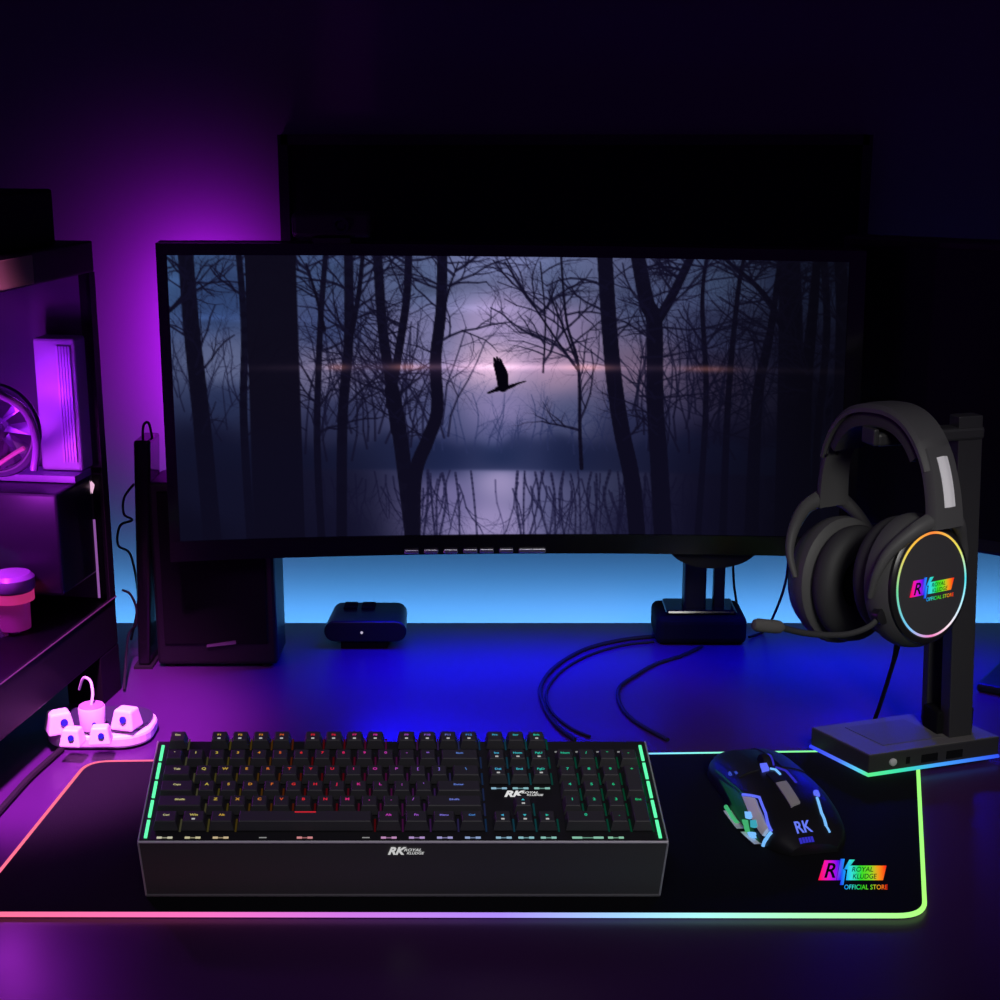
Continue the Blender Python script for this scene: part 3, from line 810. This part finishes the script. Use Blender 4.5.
pline([(817.5, 798), (822, 814), (825.5, 827)], .0013, 'accent_light', M_lblue)
pline([(825.5, 827), (829, 832.5)], .0009, 'accent_light', M_lblue)
pline([(716, 770), (730, 783), (743, 794)], .0009, 'accent_light', M_grn)
# left wing: green lit recess, silver plates, blue outline
panel([(719, 780), (744, 797), (760, 845), (738, 838)], .0006, 'side_recess', M_grn, 12)
panel([(745, 798), (757, 800.5), (771, 830), (766, 837)], .0030, 'upper_wing', M_silver)
pline([(745, 796.5), (761, 799), (768, 815), (773.5, 832)], .0013, 'accent_light', M_blue, .0026)
pline([(773.5, 833), (769, 839.5), (764.5, 846)], .0016, 'accent_light', M_lblue, .0018)
def wing(name, pts, m, out=.006):      # plate standing out from the flank
    g = MB(); C4 = [mst(*c) for c in pts]
    a = [g.pt(msurf(*c, out)) for c in C4]; b = [g.pt(msurf(*c, -.003)) for c in C4]
    g.face(a); g.face(b[::-1])
    for i in range(4): g.face((a[i], b[i], b[(i + 1) % 4], a[(i + 1) % 4]))
    return g.build(name, m, ms, bevel=.0008)
wing('lower_wing', [(722, 816), (731, 814), (742, 828), (737, 836)], M_silver, .008)
wing('lower_wing', [(739, 840), (748, 840), (757, 851), (744, 850)], M_silver, .007)
pline([(724, 809), (729, 815), (739, 824)], .0020, 'thumb_light', mat('thumb_green', (0, 0, 0), emit=L(70, 190, 120), es=.8), .003)
for k, (x, y) in enumerate(((751, 816), (756, 825), (753, 836))):
    panel([(x - 3, y - 3.5), (x + 2.5, y - 3), (x + 4, y + 2.5), (x - 2, y + 3)], .0036, 'side_button', M_lblue if k != 1 else mat('teal_led', (0, 0, 0), emit=L(60, 170, 190), es=.9), 4)
panel([(744, 820), (748, 820), (751, 833), (747, 832)], .0026, 'thumb_light', MATS['thumb_green'], 4)
panel([(729, 774), (731, 773), (732.5, 775), (730.5, 776)], .0022, 'button_mark', mat('dim_blue', (0, 0, 0), emit=L(50, 70, 170), es=1), 3)
panel([(735.5, 773), (737.5, 772), (739, 774), (737, 775)], .0022, 'button_mark', MATS['dim_blue'], 3)
# lettering on the hump
_s, _t = mst(803.5, 835); _a = msurf(_s, _t, 0) - MO
AX_, AS_ = _a.dot(MXA), _s
def mtext(x, y):     # x right, y forward, metres from the anchor
    s_ = AS_ + y / ML; w = float(np.interp(s_, _g, WS)); c = max(-1, min(1, (x + AX_) / (w + .0006)))
    th = math.degrees(math.acos(math.copysign(abs(c) ** (1 / .78), c)))
    return msurf(s_, th, .0007)
g = MB(); g.curcol = L(105, 125, 250)
add_text(g, 'RK', lambda a_, b_: mtext(a_ + .002, b_ + .001), .0150, .06, .02, width=.0145)
g.curcol = L(50, 45, 190)
for i in range(5): g.poly([mtext(-.0055 + i * .0026, -.0075), mtext(-.0033 + i * .0026, -.0075), mtext(-.0033 + i * .0026, -.003), mtext(-.0055 + i * .0026, -.003)])
g.build('logo', M_glow, ms, colored=True)['label'] = 'glowing blue lettering on the back of the mouse'

# ------------------------------------------------------------------ headset stand
zs = MT + .0004
Fp = on_z(868, 777, zs); d1_ = V((math.cos(math.radians(18)), math.sin(math.radians(18)), 0))
d2_ = V((math.cos(math.radians(121)), math.sin(math.radians(121)), 0))
def HSf(p): return V((Fp.x, Fp.y, 0)) + d1_ * p.x + d2_ * p.y + V((0, 0, DZ + zs + p.z))
SW, SD, SH = .146, .080, .022
cc_ = HSf(V((SW / 2, SD / 2, 0)))
hst = thing('headset_stand', cc_, 'black headset stand with twin posts and a lit edge at its base', 'headset stand')
MB(HSf).box(0, SW, 0, SD, .0035, SH).build('base', M_stand, hst, bevel=.001)
MB(HSf).box(.0008, SW - .0008, .0008, SD - .0008, SH - .0004, SH + .0006).build('base_top', M_standt, hst)
MB(HSf).box(.028, .095, .016, SD - .012, SH + .0003, SH + .0012).build('tray', mat('tray_rubber', (.10, .096, .09), .7), hst)
edge = [(0, SD), (0, 0), (SW, 0)]
eg = MB(HSf); P = []; C_ = []
for k in range(2):
    for i in range(16):
        t = i / 16; P.append(V((edge[k][0] + (edge[k + 1][0] - edge[k][0]) * t, edge[k][1] + (edge[k + 1][1] - edge[k][1]) * t, .0020)))
P.append(V((SW, 0, .002)))
es_ = [(0, L(50, 60, 235)), (.25, L(80, 110, 245)), (.42, L(90, 200, 240)), (.5, L(90, 235, 140)), (.62, L(60, 220, 170)), (.75, L(70, 160, 245)), (1, L(50, 80, 240))]
eg.tube(P, .0019, 8, cols=[ramp(es_, i / 32) for i in range(33)])
eg.build('edge_light', mat('stand_led', (0, 0, 0), spec=0, attr=True, es=1.1), hst, smooth=True, colored=True)
MB(HSf).box(.001, SW - .001, .001, SD, .0, .0035).build('sole', M_rub, hst)
MB(HSf).lathe([(.0038, 0), (.0038, .0015), (.0025, .0022)], (.026, 0, .012), (0, -1, 0), 20).build('button', mat('button_grey', (.5, .5, .5), .4), hst, smooth=True)
MB(HSf).box(.041, .045, -.0006, .001, .008, .015).build('audio_port', M_blkm, hst)
for x in (.058, .086): MB(HSf).box(x, x + .018, -.0006, .001, .007, .015).build('usb_port', M_blkm, hst)
# posts
pz = DZ + zs + SH
c1, c2 = on_z(961, 736, zs + SH), on_z(935, 722, zs + SH)
HTOP = .348
fdir = V((-.875, -.485, 0)); adir = V((.485, -.875, 0))
def frame_at(o, ex):
    ex = V(ex).normalized(); ey = V((-ex.y, ex.x, 0))
    return lambda p: V((o.x, o.y, 0)) + ex * p.x + ey * p.y + V((0, 0, p.z))
def post_box(mb, x0, x1, y0, y1, z0, z1, ln):
    return mb.hexa([(x0, y0, z0), (x1, y0, z0), (x1, y1, z0), (x0, y1, z0), (x0 - ln, y0, z1), (x1 - ln, y0, z1), (x1 - ln, y1, z1), (x0 - ln, y1, z1)])
post_box(MB(frame_at(c1, d1_)), -.015, .011, -.002, .014, pz, DZ + HTOP, .016).build('post', M_stand, hst, bevel=.001)
post_box(MB(frame_at(c2, d1_)), -.010, .012, .0, .010, pz, DZ + HTOP - .02, .012).build('post', M_stand, hst, bevel=.001)
blk_c = (c1 + c2) / 2
MB(frame_at(blk_c, d1_)).box(-.020, .022, -.010, .016, pz, pz + .024).build('post_foot', M_blkm, hst, bevel=.002)
nearc = on_y(933, 583, 1.285)
HC = nearc - V((.485, -.875, 0)) * .074 - V((0, 0, .0045))          # middle of the headset
atop = HC.z + .1305
ac = V((HC.x, HC.y, 0)) - fdir * .005
ae = V((c1.x - .016, c1.y + .002, 0))
dirA = (ae - ac).normalized()
fa = frame_at(ac, dirA)
MB(fa).box(-.016, (ae - ac).length + .012, -.011, .011, atop - .013, atop - .0005).build('arm', M_stand, hst, bevel=.003)
MB(fa).box(-.021, -.015, -.011, .011, atop - .012, atop + .004).build('arm_lip', M_stand, hst, bevel=.002)

# ------------------------------------------------------------------ headset
# local: x along the ear axis (towards the near cup), y to the back of the head, z up
TAU = math.radians(5)
def H_(p):
    x, y, z = p.x * .82, p.y * .93, p.z * .93
    return HC + adir * (x * math.cos(TAU) - z * math.sin(TAU)) - fdir * y + V((0, 0, z * math.cos(TAU) + x * math.sin(TAU)))
hd = thing('headset', HC + V((0, 0, -.065)), 'black gaming headset with a rainbow ring on its cup hanging on the stand', 'headset')
def band(ang):      # angle 0 near .. 180 far: outer path
    t = math.radians(ang); c, s = math.cos(t), math.sin(t)
    return V((.097 * math.copysign(abs(c) ** .80, c) + .004, .011, .045 + .121 * max(0, s) ** .86))
def ribbon(a0, a1, win, wout, width, n=33, edge=.0):
    def f(i, j):
        ang = a0 + (a1 - a0) * j / (n - 1)
        p = band(ang); q = band(ang + 1) - band(ang - 1)
        nrm = V((q.z, 0, -q.x)).normalized()
        if nrm.dot(p - V((0, 0, .05))) < 0: nrm = -nrm
        w = width(ang) if callable(width) else width
        prof = [(-w / 2, win), (-w / 2 + edge, wout), (w / 2 - edge, wout), (w / 2, win)]
        prof = [(-w / 2, win), (-w / 2, (win + wout) / 2), (-w / 2 + .004, wout), (0, wout + .0008), (w / 2 - .004, wout), (w / 2, (win + wout) / 2), (w / 2, win)]
        y, o = prof[i]
        return p + nrm * o + V((0, y, 0))
    return MB(H_).grid(f, 7, n, cu=True, cap=True)
ribbon(28, 152, -.008, 0, lambda a: .042).build('headband', M_hs, hd, smooth=True)
ribbon(38, 142, -.022, -.0075, lambda a: .039).build('headband_pad', M_hsd, hd, smooth=True)
ribbon(2, 40, -.010, .0016, lambda a: .037 + .006 * (40 - a) / 40).build('slider', M_hs, hd, smooth=True)
ribbon(140, 178, -.010, .0016, lambda a: .033 + .006 * (a - 140) / 40).build('slider', M_hs, hd, smooth=True)
g = ribbon(10, 34, .0018, .0036, .0135, 12)
g.build('silver_inlay', mat('bright_inlay', (.97, .97, .97), .25), hd, smooth=True)['label'] = 'bright silver inlay plate'
for y in (-.007, .007):
    p = band(150); MB(H_).lathe([(.0016, 0), (.0016, .0014)], (p.x + .0098, y, p.z - .003), (1, 0, -.3), 10).build('screw', M_hsb, hd)
SYC, SXC = 1.12, .96
for s in (1, -1):
    cz = -.004 if s > 0 else -.022
    o = (0, 0, cz); ax = (s, 0, 0)
    MB(H_).lathe([(.030, .046), (.053, .047), (.059, .052), (.060, .060), (.058, .072), (.053, .082)], o, ax, 40, sx=SXC, sy=SYC).build('cup_housing', M_hs, hd, smooth=True)
    MB(H_).lathe([(.053, .082), (.0525, .0855), (.050, .0875), (.0485, .0882)], o, ax, 40, sx=SXC, sy=SYC).build('cup_rim', M_hsb, hd, smooth=True)
    pl_ = MB(H_).lathe([(.0485, .0860), (.0485, .0884), (.040, .0892), (.020, .0896), (.0005, .0897)], o, ax, 40, sx=SXC, sy=SYC - .02).build('cup_plate', M_hsb if s < 0 else mat('plate_dark', (.045, .045, .045), .35, spec=.5), hd, smooth=True)
    MB(H_).torus((s * .034, 0, cz), ax, .038, .0165, 40, 14, sx=SXC, sy=SYC).build('ear_cushion', M_hsd, hd, smooth=True)
    MB(H_).lathe([(.036, .041), (.0005, .0405)], o, ax, 32, sx=SXC, sy=SYC, cap=False).build('ear_mesh', M_blkm, hd)
    # yoke: a fork from the slider over the cup
    for yy in (-1, 1):
        P = smoothpts([(s * .092, .008 + yy * .010, .060), (s * .090, .004 + yy * .028, .052), (s * .080, yy * .046, .034), (s * .072, yy * .057, .012), (s * .062, yy * .0575, -.012)], 8)
        MB(H_).tube(P, [.0095 - .0065 * k / (len(P) - 1) for k in range(len(P))], 10).build('yoke', M_hs, hd, smooth=True)
    if s > 0:
        RC = [(0, L(250, 130, 60)), (.12, L(240, 200, 70)), (.25, L(110, 210, 150)), (.38, L(110, 190, 240)), (.5, L(235, 130, 190)), (.58, L(250, 225, 235)), (.68, L(170, 235, 250)), (.75, L(80, 225, 235)), (.85, L(225, 225, 90)), (1, L(250, 130, 60))]
        MB(H_).torus((s * .0885, 0, cz), ax, .0462, .0011, 72, 8, sx=SXC, sy=SYC - .02, colfn=lambda t: ramp(RC, t)).build('ring_light', mat('ring_led', (0, 0, 0), spec=0, attr=True, es=1.15), hd, smooth=True, colored=True)
        rainbow_logo(lambda x, y, q: H_(V((.0899 + .0003 * q, -.030 + .060 * x, cz - .016 + .060 * y))), hd)
# microphone boom from the front of the near cup
bj = V((.070, -.050, -.030))
MB(H_).lathe([(.004, -.006), (.008, -.005), (.008, .005), (.004, .006)], bj, (1, 0, 0), 20).build('boom_joint', M_hsb, hd, smooth=True)
tip = HC - HC
bp_ = smoothpts([bj, bj + V((0, -.016, -.009)), bj + V((-.002, -.045, -.012)), bj + V((-.006, -.085, -.005)), bj + V((-.008, -.117, .006))], 8)
MB(H_).tube(bp_, .0030, 10).build('boom', M_hsd, hd, smooth=True)
e0 = bp_[-1]; ed = V((-.002, -.030, .007)).normalized()
MB(H_).lathe([(.0030, -.004), (.0058, .0), (.0064, .006), (.0062, .026), (.0045, .030), (.001, .031)], e0, ed, 18).build('microphone', mat('mic_foam', (.09, .088, .08), .8), hd, smooth=True)
cpx = [(898, 640), (893, 660), (884, 690), (875, 722)]
P = [on_y(898, 632, HC.y - .03), on_y(896, 652, HC.y - .01), on_y(888, 680, HC.y + .05), on_y(880, 705, HC.y + .09), on_z(874, 722, .003)]
MB().tube(smoothpts(P, 10), [.0040 - .0018 * min(1, k / 14) for k in range(41)], 8).build('headset_cord', M_rub, hd, smooth=True)

# ------------------------------------------------------------------ PC case with glass side
A_ = V((-.422, 1.572, 0)); tdir = V((-.150, -.989, 0)).normalized(); inn = V((tdir.y, -tdir.x, 0)); nout = -inn
if inn.x > 0: inn = -inn; nout = -inn
def PC(p): return A_ + tdir * p.x + inn * p.y + V((0, 0, DZ + p.z))      # x along, y inwards, z up
CLn, CWd, CHt, CB = .44, .22, .494, .108
def fw(px, py, a):            # on the cross plane a metres from the far end -> (b, z)
    q = on_plane(px, py, A_ + tdir * a + V((0, 0, DZ)), tdir) - (A_ + tdir * a)
    return max(.010, q.dot(inn)), q.z - DZ
def gp(px, py, b=0):          # on the glass plane -> (a, z)
    q = on_plane(px, py, A_ + inn * b + V((0, 0, DZ)), nout) - (A_ + inn * b)
    return q.dot(tdir), q.z - DZ
pc = thing('computer_case', PC(V((CLn / 2, CWd / 2, 0))), 'black PC case with a glass side and purple glowing parts inside', 'computer')
M_pcf = mat('case_black', (.004, .0035, .0045), .5, spec=.15)
M_pci = mat('case_inside', (.10, .08, .11), .5, spec=.3)
MB(PC).box(0, CLn, 0, CWd, .054, CB).build('base', M_pcf, pc, bevel=.002)
MB(PC).box(0, CLn, 0, CWd, CHt - .032, CHt).build('top_panel', M_pcf, pc, bevel=.002)
MB(PC).box(0, .014, 0, .012, CB, CHt - .032).build('corner_post', M_pcf, pc)
MB(PC).box(CLn - .014, CLn, 0, CWd, CB, CHt - .032).build('front_panel', M_pcf, pc)
MB(PC).box(0, .008, .012, CWd, CB, CHt - .032).build('rear_panel', M_pci, pc)
MB(PC).box(.008, CLn - .014, CWd - .008, CWd, CB, CHt - .032).build('inner_panel', M_pci, pc)
MB(PC).box(.014, CLn - .014, .001, .004, CB, CHt - .032).build('glass_panel', glass_mat('case_glass', (.86, .84, .9)), pc)
for x in (.0, CLn - .05):
    for y in (.0, CWd - .04): MB(PC).box(x, x + .05, y, y + .04, 0, .054).build('foot', M_pcf, pc, bevel=.001)
MB(PC).tube([PC(V((0, -.0005, CB))) - A_ * 0 for _ in (0,)] if 0 else [(0.0, -.0005, CB), (CLn, -.0005, CB)], .0008, 6).build('glass_edge', mat('case_edge', (.05, .03, .045), .4), pc)
a0, z0 = gp(22, 262, 0)  # olive patch stands in for light reflected on the top frame
MB(PC).box(a0 - .02, a0 + .08, -.0012, 0, CHt - .030, CHt - .003).build('reflection_patch', mat('olive_reflection', (.20, .21, .08), .7), pc, bevel=.001)['label'] = 'reflected light coloured as an olive patch on the top frame'
# lit radiator
(b0, zt), (b1, zb_) = fw(107, 338, .03), fw(46, 468, .03)
rad = MB(PC).box(.010, .04, b0, b1, zb_, zt).build('radiator', mat('radiator_violet', (.42, .40, .48), .45), pc, bevel=.003)
for k in range(5):
    bb = b0 + (b1 - b0) * (.12 + .07 * k)
    MB(PC).box(.04, .0425, bb - .0012, bb + .0012, zb_ + .01, zt - .008).build('fin', mat('fin_violet', (.5, .42, .6), .3), rad)
# graphics card
(b0, zt), (b1, zb_) = fw(108, 474, .06), fw(-40, 588, .06)
gc = MB(PC).box(.02, .105, b0, b1, zb_ + .012, zt - .012).build('graphics_card', mat('card_black', (.012, .010, .016), .35), pc, bevel=.003)
q0_, z0_ = fw(90, 470, .06)
MB(PC).box(.02, .06, q0_, b1, zt - .011, zt - .004).build('card_backplate', mat('backplate', (.30, .22, .38), .35), gc)
# fan ring
def fan(px, py, rpx, a, name, ringmat, lit):
    b, z = fw(px, py, a); b2, _ = fw(px - rpx, py, a); R = abs(b2 - b)
    f = MB(PC).torus((a, b, z), (1, 0, 0), R, .0055, 48, 8).build(name, ringmat, pc, smooth=True)
    g = MB(PC)
    for k in range(9):
        t = 2 * PI * k / 9
        P = [(.25, -.1), (.93, .10), (.93, .42), (.25, .35)]
        g.poly([(a + (.006 if i > 1 else -.004), b + R * r * math.cos(t + w), z + R * r * math.sin(t + w)) for i, (r, w) in enumerate(P)])
    g.build('blade', mat('fan_blade', (.06, .03, .07), .3), f)
    MB(PC).lathe([(R * .28, -.006), (R * .28, .004), (R * .2, .007)], (a, b, z), (1, 0, 0), 24).build('hub', mat('fan_hub', (.02, .015, .025), .3), f, smooth=True)
    if lit: MB(PC).torus((a + .006, b, z), (1, 0, 0), R * .97, .0010, 48, 6).build('ring_light', lit, f, smooth=True)
fan(-4, 430, 40, .10, 'fan', mat('fan_ring', (.05, .03, .07), .25), mat('fan_led', (0, 0, 0), emit=L(120, 30, 150), es=1))
fan(-34, 655, 44, .14, 'fan', mat('chrome_ring', (.5, .45, .5), .2, metal=.8), None)
# pump with pink light
b, z = fw(12, 590, .13)
pm = MB(PC).lathe([(.021, 0), (.023, .003), (.023, .014), (.019, .018)], (.13, b, z), (0, 0, 1), 28).build('pump', mat('pump_top', (.35, .20, .4), .25), pc, smooth=True)
MB(PC).lathe([(.0215, -.010), (.0215, 0)], (.13, b, z), (0, 0, 1), 28).build('pump_light', mat('pink_led', (.2, .05, .1), emit=L(215, 50, 120), es=.8), pm, smooth=True)
MB(PC).lathe([(.016, -.040), (.0165, -.010)], (.13, b, z), (0, 0, 1), 28).build('reservoir', mat('pink_fluid', (.4, .1, .25), .2, emit=L(120, 20, 100), es=.6), pm, smooth=True)
MB(PC).lathe([(.006, -.09), (.006, -.040)], (.13, b, z), (0, 0, 1), 16).build('fitting', mat('violet_tube', (.3, .15, .4), .2), pm, smooth=True)
# hose and the small lamps on the far post
b, z = fw(6, 392, .12)
MB(PC).tube(smoothpts([(.12, *fw(-20, 385, .12)), (.12, *fw(22, 408, .12)), (.12, *fw(36, 440, .12)), (.12, *fw(34, 470, .12))]), .004, 10).build('hose', mat('hose', (.25, .12, .32), .2), pc, smooth=True)
MB(PC).tube(smoothpts([(.11, *fw(-10, 470, .11)), (.11, *fw(12, 455, .11)), (.11, *fw(24, 448, .11))]), .0022, 8).build('lit_hose', mat('rose_led', (.2, .05, .1), emit=L(170, 40, 120), es=.8), pc, smooth=True)
b, z = fw(102, 486, .02)
g = MB(PC); 
for w_, h_ in ((.0042, .003), (.0018, .0085)): g.poly([(.024, b - w_, z), (.024, b, z - h_), (.024, b + w_, z), (.024, b, z + h_ * .8)]); 
g.lathe([(.0002, -.009), (.0024, -.002), (.0030, .001), (.0002, .005)], (.02, b, z), (0, 0, 1), 10)
g.build('lamp_bead', mat('warm_led', (0, 0, 0), emit=L(255, 205, 225), es=1.2), pc)
MB(PC).tube(smoothpts([(.02, *fw(101, 520, .02)), (.02, *fw(103, 545, .02)), (.02, *fw(101, 568, .02)), (.02, *fw(107, 592, .02)), (.02, *fw(108, 598, .02))]), .0014, 8).build('light_tube', mat('lilac_led', (0, 0, 0), emit=L(175, 110, 190), es=.8), pc, smooth=True)
for py in (353, 385, 402):
    b, z = fw(38, py, .03); MB(PC).lathe([(.002, 0), (.002, .004)], (.012, b, z), (1, 0, 0), 10).build('bolt', M_silver, pc)
b, z = fw(15, 600, .05)
# box on the case
bt = PC(V((.20, .04, CHt)))
tag(MB(PC).box(.06, .28, .012, .20, CHt + .0003, CHt + .055).build('storage_box', M_blkm, bevel=.003), 'plain black box lying on top of the glass PC case', 'box')
# cables behind the case
tag(MB().tube(smoothpts([on_y(122, 590, 1.645), on_y(130, 594, 1.645), on_y(136, 607, 1.645), on_y(136, 624, 1.645), on_y(128, 638, 1.645), on_z(124, 690, .003)]), .0015, 8).build('cable', M_rub, smooth=True),
    'thin black cable looping out behind the PC case, lower of two', 'cable')
tag(MB().tube(smoothpts([on_y(134, 484, 1.75), on_y(124, 498, 1.75), on_y(124, 514, 1.75), on_y(132, 520, 1.75), on_y(120, 526, 1.75), on_y(118, 545, 1.75), on_y(131, 556, 1.75), on_y(138, 600, 1.75), on_z(131, 640, .003)]), .0015, 8).build('cable', M_rub, smooth=True),
    'thin black cable draped in the gap above the lower loop beside the router', 'cable')

# ------------------------------------------------------------------ power hub and plugs
hc = on_z(93, 740, 0)
def rrect(cx, cy, hx, hy, r, n=6):
    o = []
    for sx, sy, a0 in ((1, 1, 0), (-1, 1, 90), (-1, -1, 180), (1, -1, 270)):
        for i in range(n + 1):
            t = math.radians(a0 + 90 * i / n); o.append((cx + sx * (hx - r) + r * math.cos(t), cy + sy * (hy - r) + r * math.sin(t)))
    return o
hl, hr_ = on_z(43, 748, 0).x, on_z(149, 748, 0).x
hx_ = (hr_ - hl) / 2; hcx = (hl + hr_) / 2; hcy = hc.y + .010; hy_ = .038
ph = thing('power_hub', (hcx, hcy, DZ), 'rounded white power hub with a dark top beside the desk mat corner', 'power strip')
MB().prism(rrect(hcx, hcy, hx_, hy_, .03), DZ + .002, DZ + .015).build('base', M_white, ph, bevel=.003)
MB().prism(rrect(hcx, hcy + .004, hx_ - .004, hy_ - .006, .028), DZ + .015, DZ + .019).build('top_plate', mat('indigo_top', (.03, .03, .05), .35), ph, bevel=.001)
MB().prism(rrect(hcx, hcy, hx_ - .01, hy_ - .01, .02), DZ, DZ + .002).build('sole', M_rub, ph)
ptop = DZ + .0192
def plug(px, py, label, rz, sc):
    c = on_z(px, py, .0192)
    p = thing('power_plug', (c.x, c.y, ptop), label, 'plug', 'white plugs in the power hub')
    ca, sa = math.cos(rz), math.sin(rz)
    f = lambda q: V((c.x + (q.x * ca - q.y * sa) * sc, c.y + (q.x * sa + q.y * ca) * sc, ptop + q.z * sc))
    MB(f).hexa([(-.011, -.010, 0), (.011, -.010, 0), (.011, .010, 0), (-.011, .010, 0), (-.008, -.006, .017), (.008, -.006, .017), (.008, .007, .017), (-.008, .007, .017)]).build('body', M_white, p, bevel=.002 * sc, seg=3)
    MB(f).lathe([(.003, 0), (.003, .0012)], (.002, -.0085, .010), (0, -1, .2), 14).build('indicator', mat('blue_dot', (.01, .02, .25), .4), p)
plug(60, 731, 'white plug at the left end of the power hub', .5, 1.25)
plug(73, 744, 'white plug with a blue dot at the front left of the power hub', -.1, 1.0)
plug(101, 742, 'white plug with a blue dot in front of the round charger', .1, 1.0)
plug(127, 727, 'white plug at the right end of the power hub', -.3, 1.2)
c = on_z(93, 728, .0192)
ch = thing('round_charger', (c.x, c.y, ptop), 'round white charger with a cord rising from it on the power hub', 'charger')
MB().lathe([(.0115, 0), (.0125, .004), (.0135, .022), (.0128, .024)], (c.x, c.y, ptop), (0, 0, 1), 28).build('body', M_white, ch, smooth=True)
MB().lathe([(.0126, .0242), (.0120, .0252), (.0005, .0254)], (c.x, c.y, ptop), (0, 0, 1), 28).build('top', mat('mauve_top', (.35, .22, .35), .4), ch, smooth=True)
MB().lathe([(.0022, 0), (.0022, .001)], (c.x + .005, c.y - .0122, ptop + .009), (0.3, -1, 0), 12).build('indicator', MATS['blue_dot'], ch)
MB().tube(smoothpts([(c.x, c.y, ptop + .025), (c.x + .001, c.y + .004, ptop + .036), (c.x - .003, c.y + .012, ptop + .046), (c.x - .012, c.y + .02, ptop + .046), (c.x - .02, c.y + .03, ptop + .03)]), .0014, 8).build('cord', M_white, ch, smooth=True)
MB().tube(smoothpts([on_z(a_, b_, 0) + V((0, 0, .0034)) for a_, b_ in ((62, 752), (44, 768), (28, 783), (10, 803), (-12, 828))]), .0032, 8).build('power_cord', M_rub, ph, smooth=True)

# ------------------------------------------------------------------ lights
def area(name, loc, aim, sx, sy, col, e, spread=180):
    l = bpy.data.lights.new(name, 'AREA'); l.shape = 'RECTANGLE'; l.size = sx; l.size_y = sy; l.color = col; l.energy = e; l.spread = math.radians(spread)
    o = bpy.data.objects.new(name, l); COL.objects.link(o); o.location = loc
    o.rotation_euler = (V(aim) - V(loc)).to_track_quat('-Z', 'Y').to_euler(); return o
def spot(name, loc, aim, ang, blend, col, e, r=.04):
    l = bpy.data.lights.new(name, 'SPOT'); l.spot_size = math.radians(ang); l.spot_blend = blend; l.color = col; l.energy = e; l.shadow_soft_size = r
    o = bpy.data.objects.new(name, l); COL.objects.link(o); o.location = loc
    o.rotation_euler = (V(aim) - V(loc)).to_track_quat('-Z', 'Y').to_euler(); return o
def point(name, loc, col, e, r=.02):
    l = bpy.data.lights.new(name, 'POINT'); l.color = col; l.energy = e; l.shadow_soft_size = r
    o = bpy.data.objects.new(name, l); COL.objects.link(o); o.location = loc; return o
# unseen fill spots added near the camera to lift keyboard and headset
spot('fill_spot', (.0, .15, DZ + 1.15), (-.04, 1.20, DZ + .05), 36, .9, (1, .98, .95), 16, .25)
spot('fill_spot', (.55, .20, DZ + .85), (.36, 1.33, DZ + .16), 26, .8, (1, .98, .94), 36, .2)
# blue-white strip behind the desk, washing the wall
area('wall_strip_lamp', (.05, 1.815, DZ - .05), (.05, 1.905, DZ - .035), 1.7, .02, (.10, .41, .92), 7, 150)
# blue lamp bar under the monitor
area('blue_bar_lamp', (.19, 1.672, DZ + .150), (.19, 1.604, DZ + .03), .72, .02, (.003, .002, 1), 6.5, 140)
# violet lamp behind the left end of the monitor
area('violet_wall_lamp', (-.362, 1.79, DZ + .325), (-.375, 1.90, DZ + .325), .03, .24, (.42, .008, .8), 1.7, 140)
# violet spotlight from above left
spot('violet_desk_lamp', (-.36, 1.02, DZ + .90), (-.49, 1.425, DZ), 30, .55, (.92, .16, 1), 205, .05)
# light inside the case
p_ = PC(V((.10, .05, .34))); point('case_lamp', p_, (.40, .02, 1), .7, .02)
p_ = PC(V((.19, .06, .25))); point('case_lower_lamp', p_, (.6, .04, .9), 1.6, .015)

for o in bpy.data.objects:
    if '_o' in o: del o['_o']
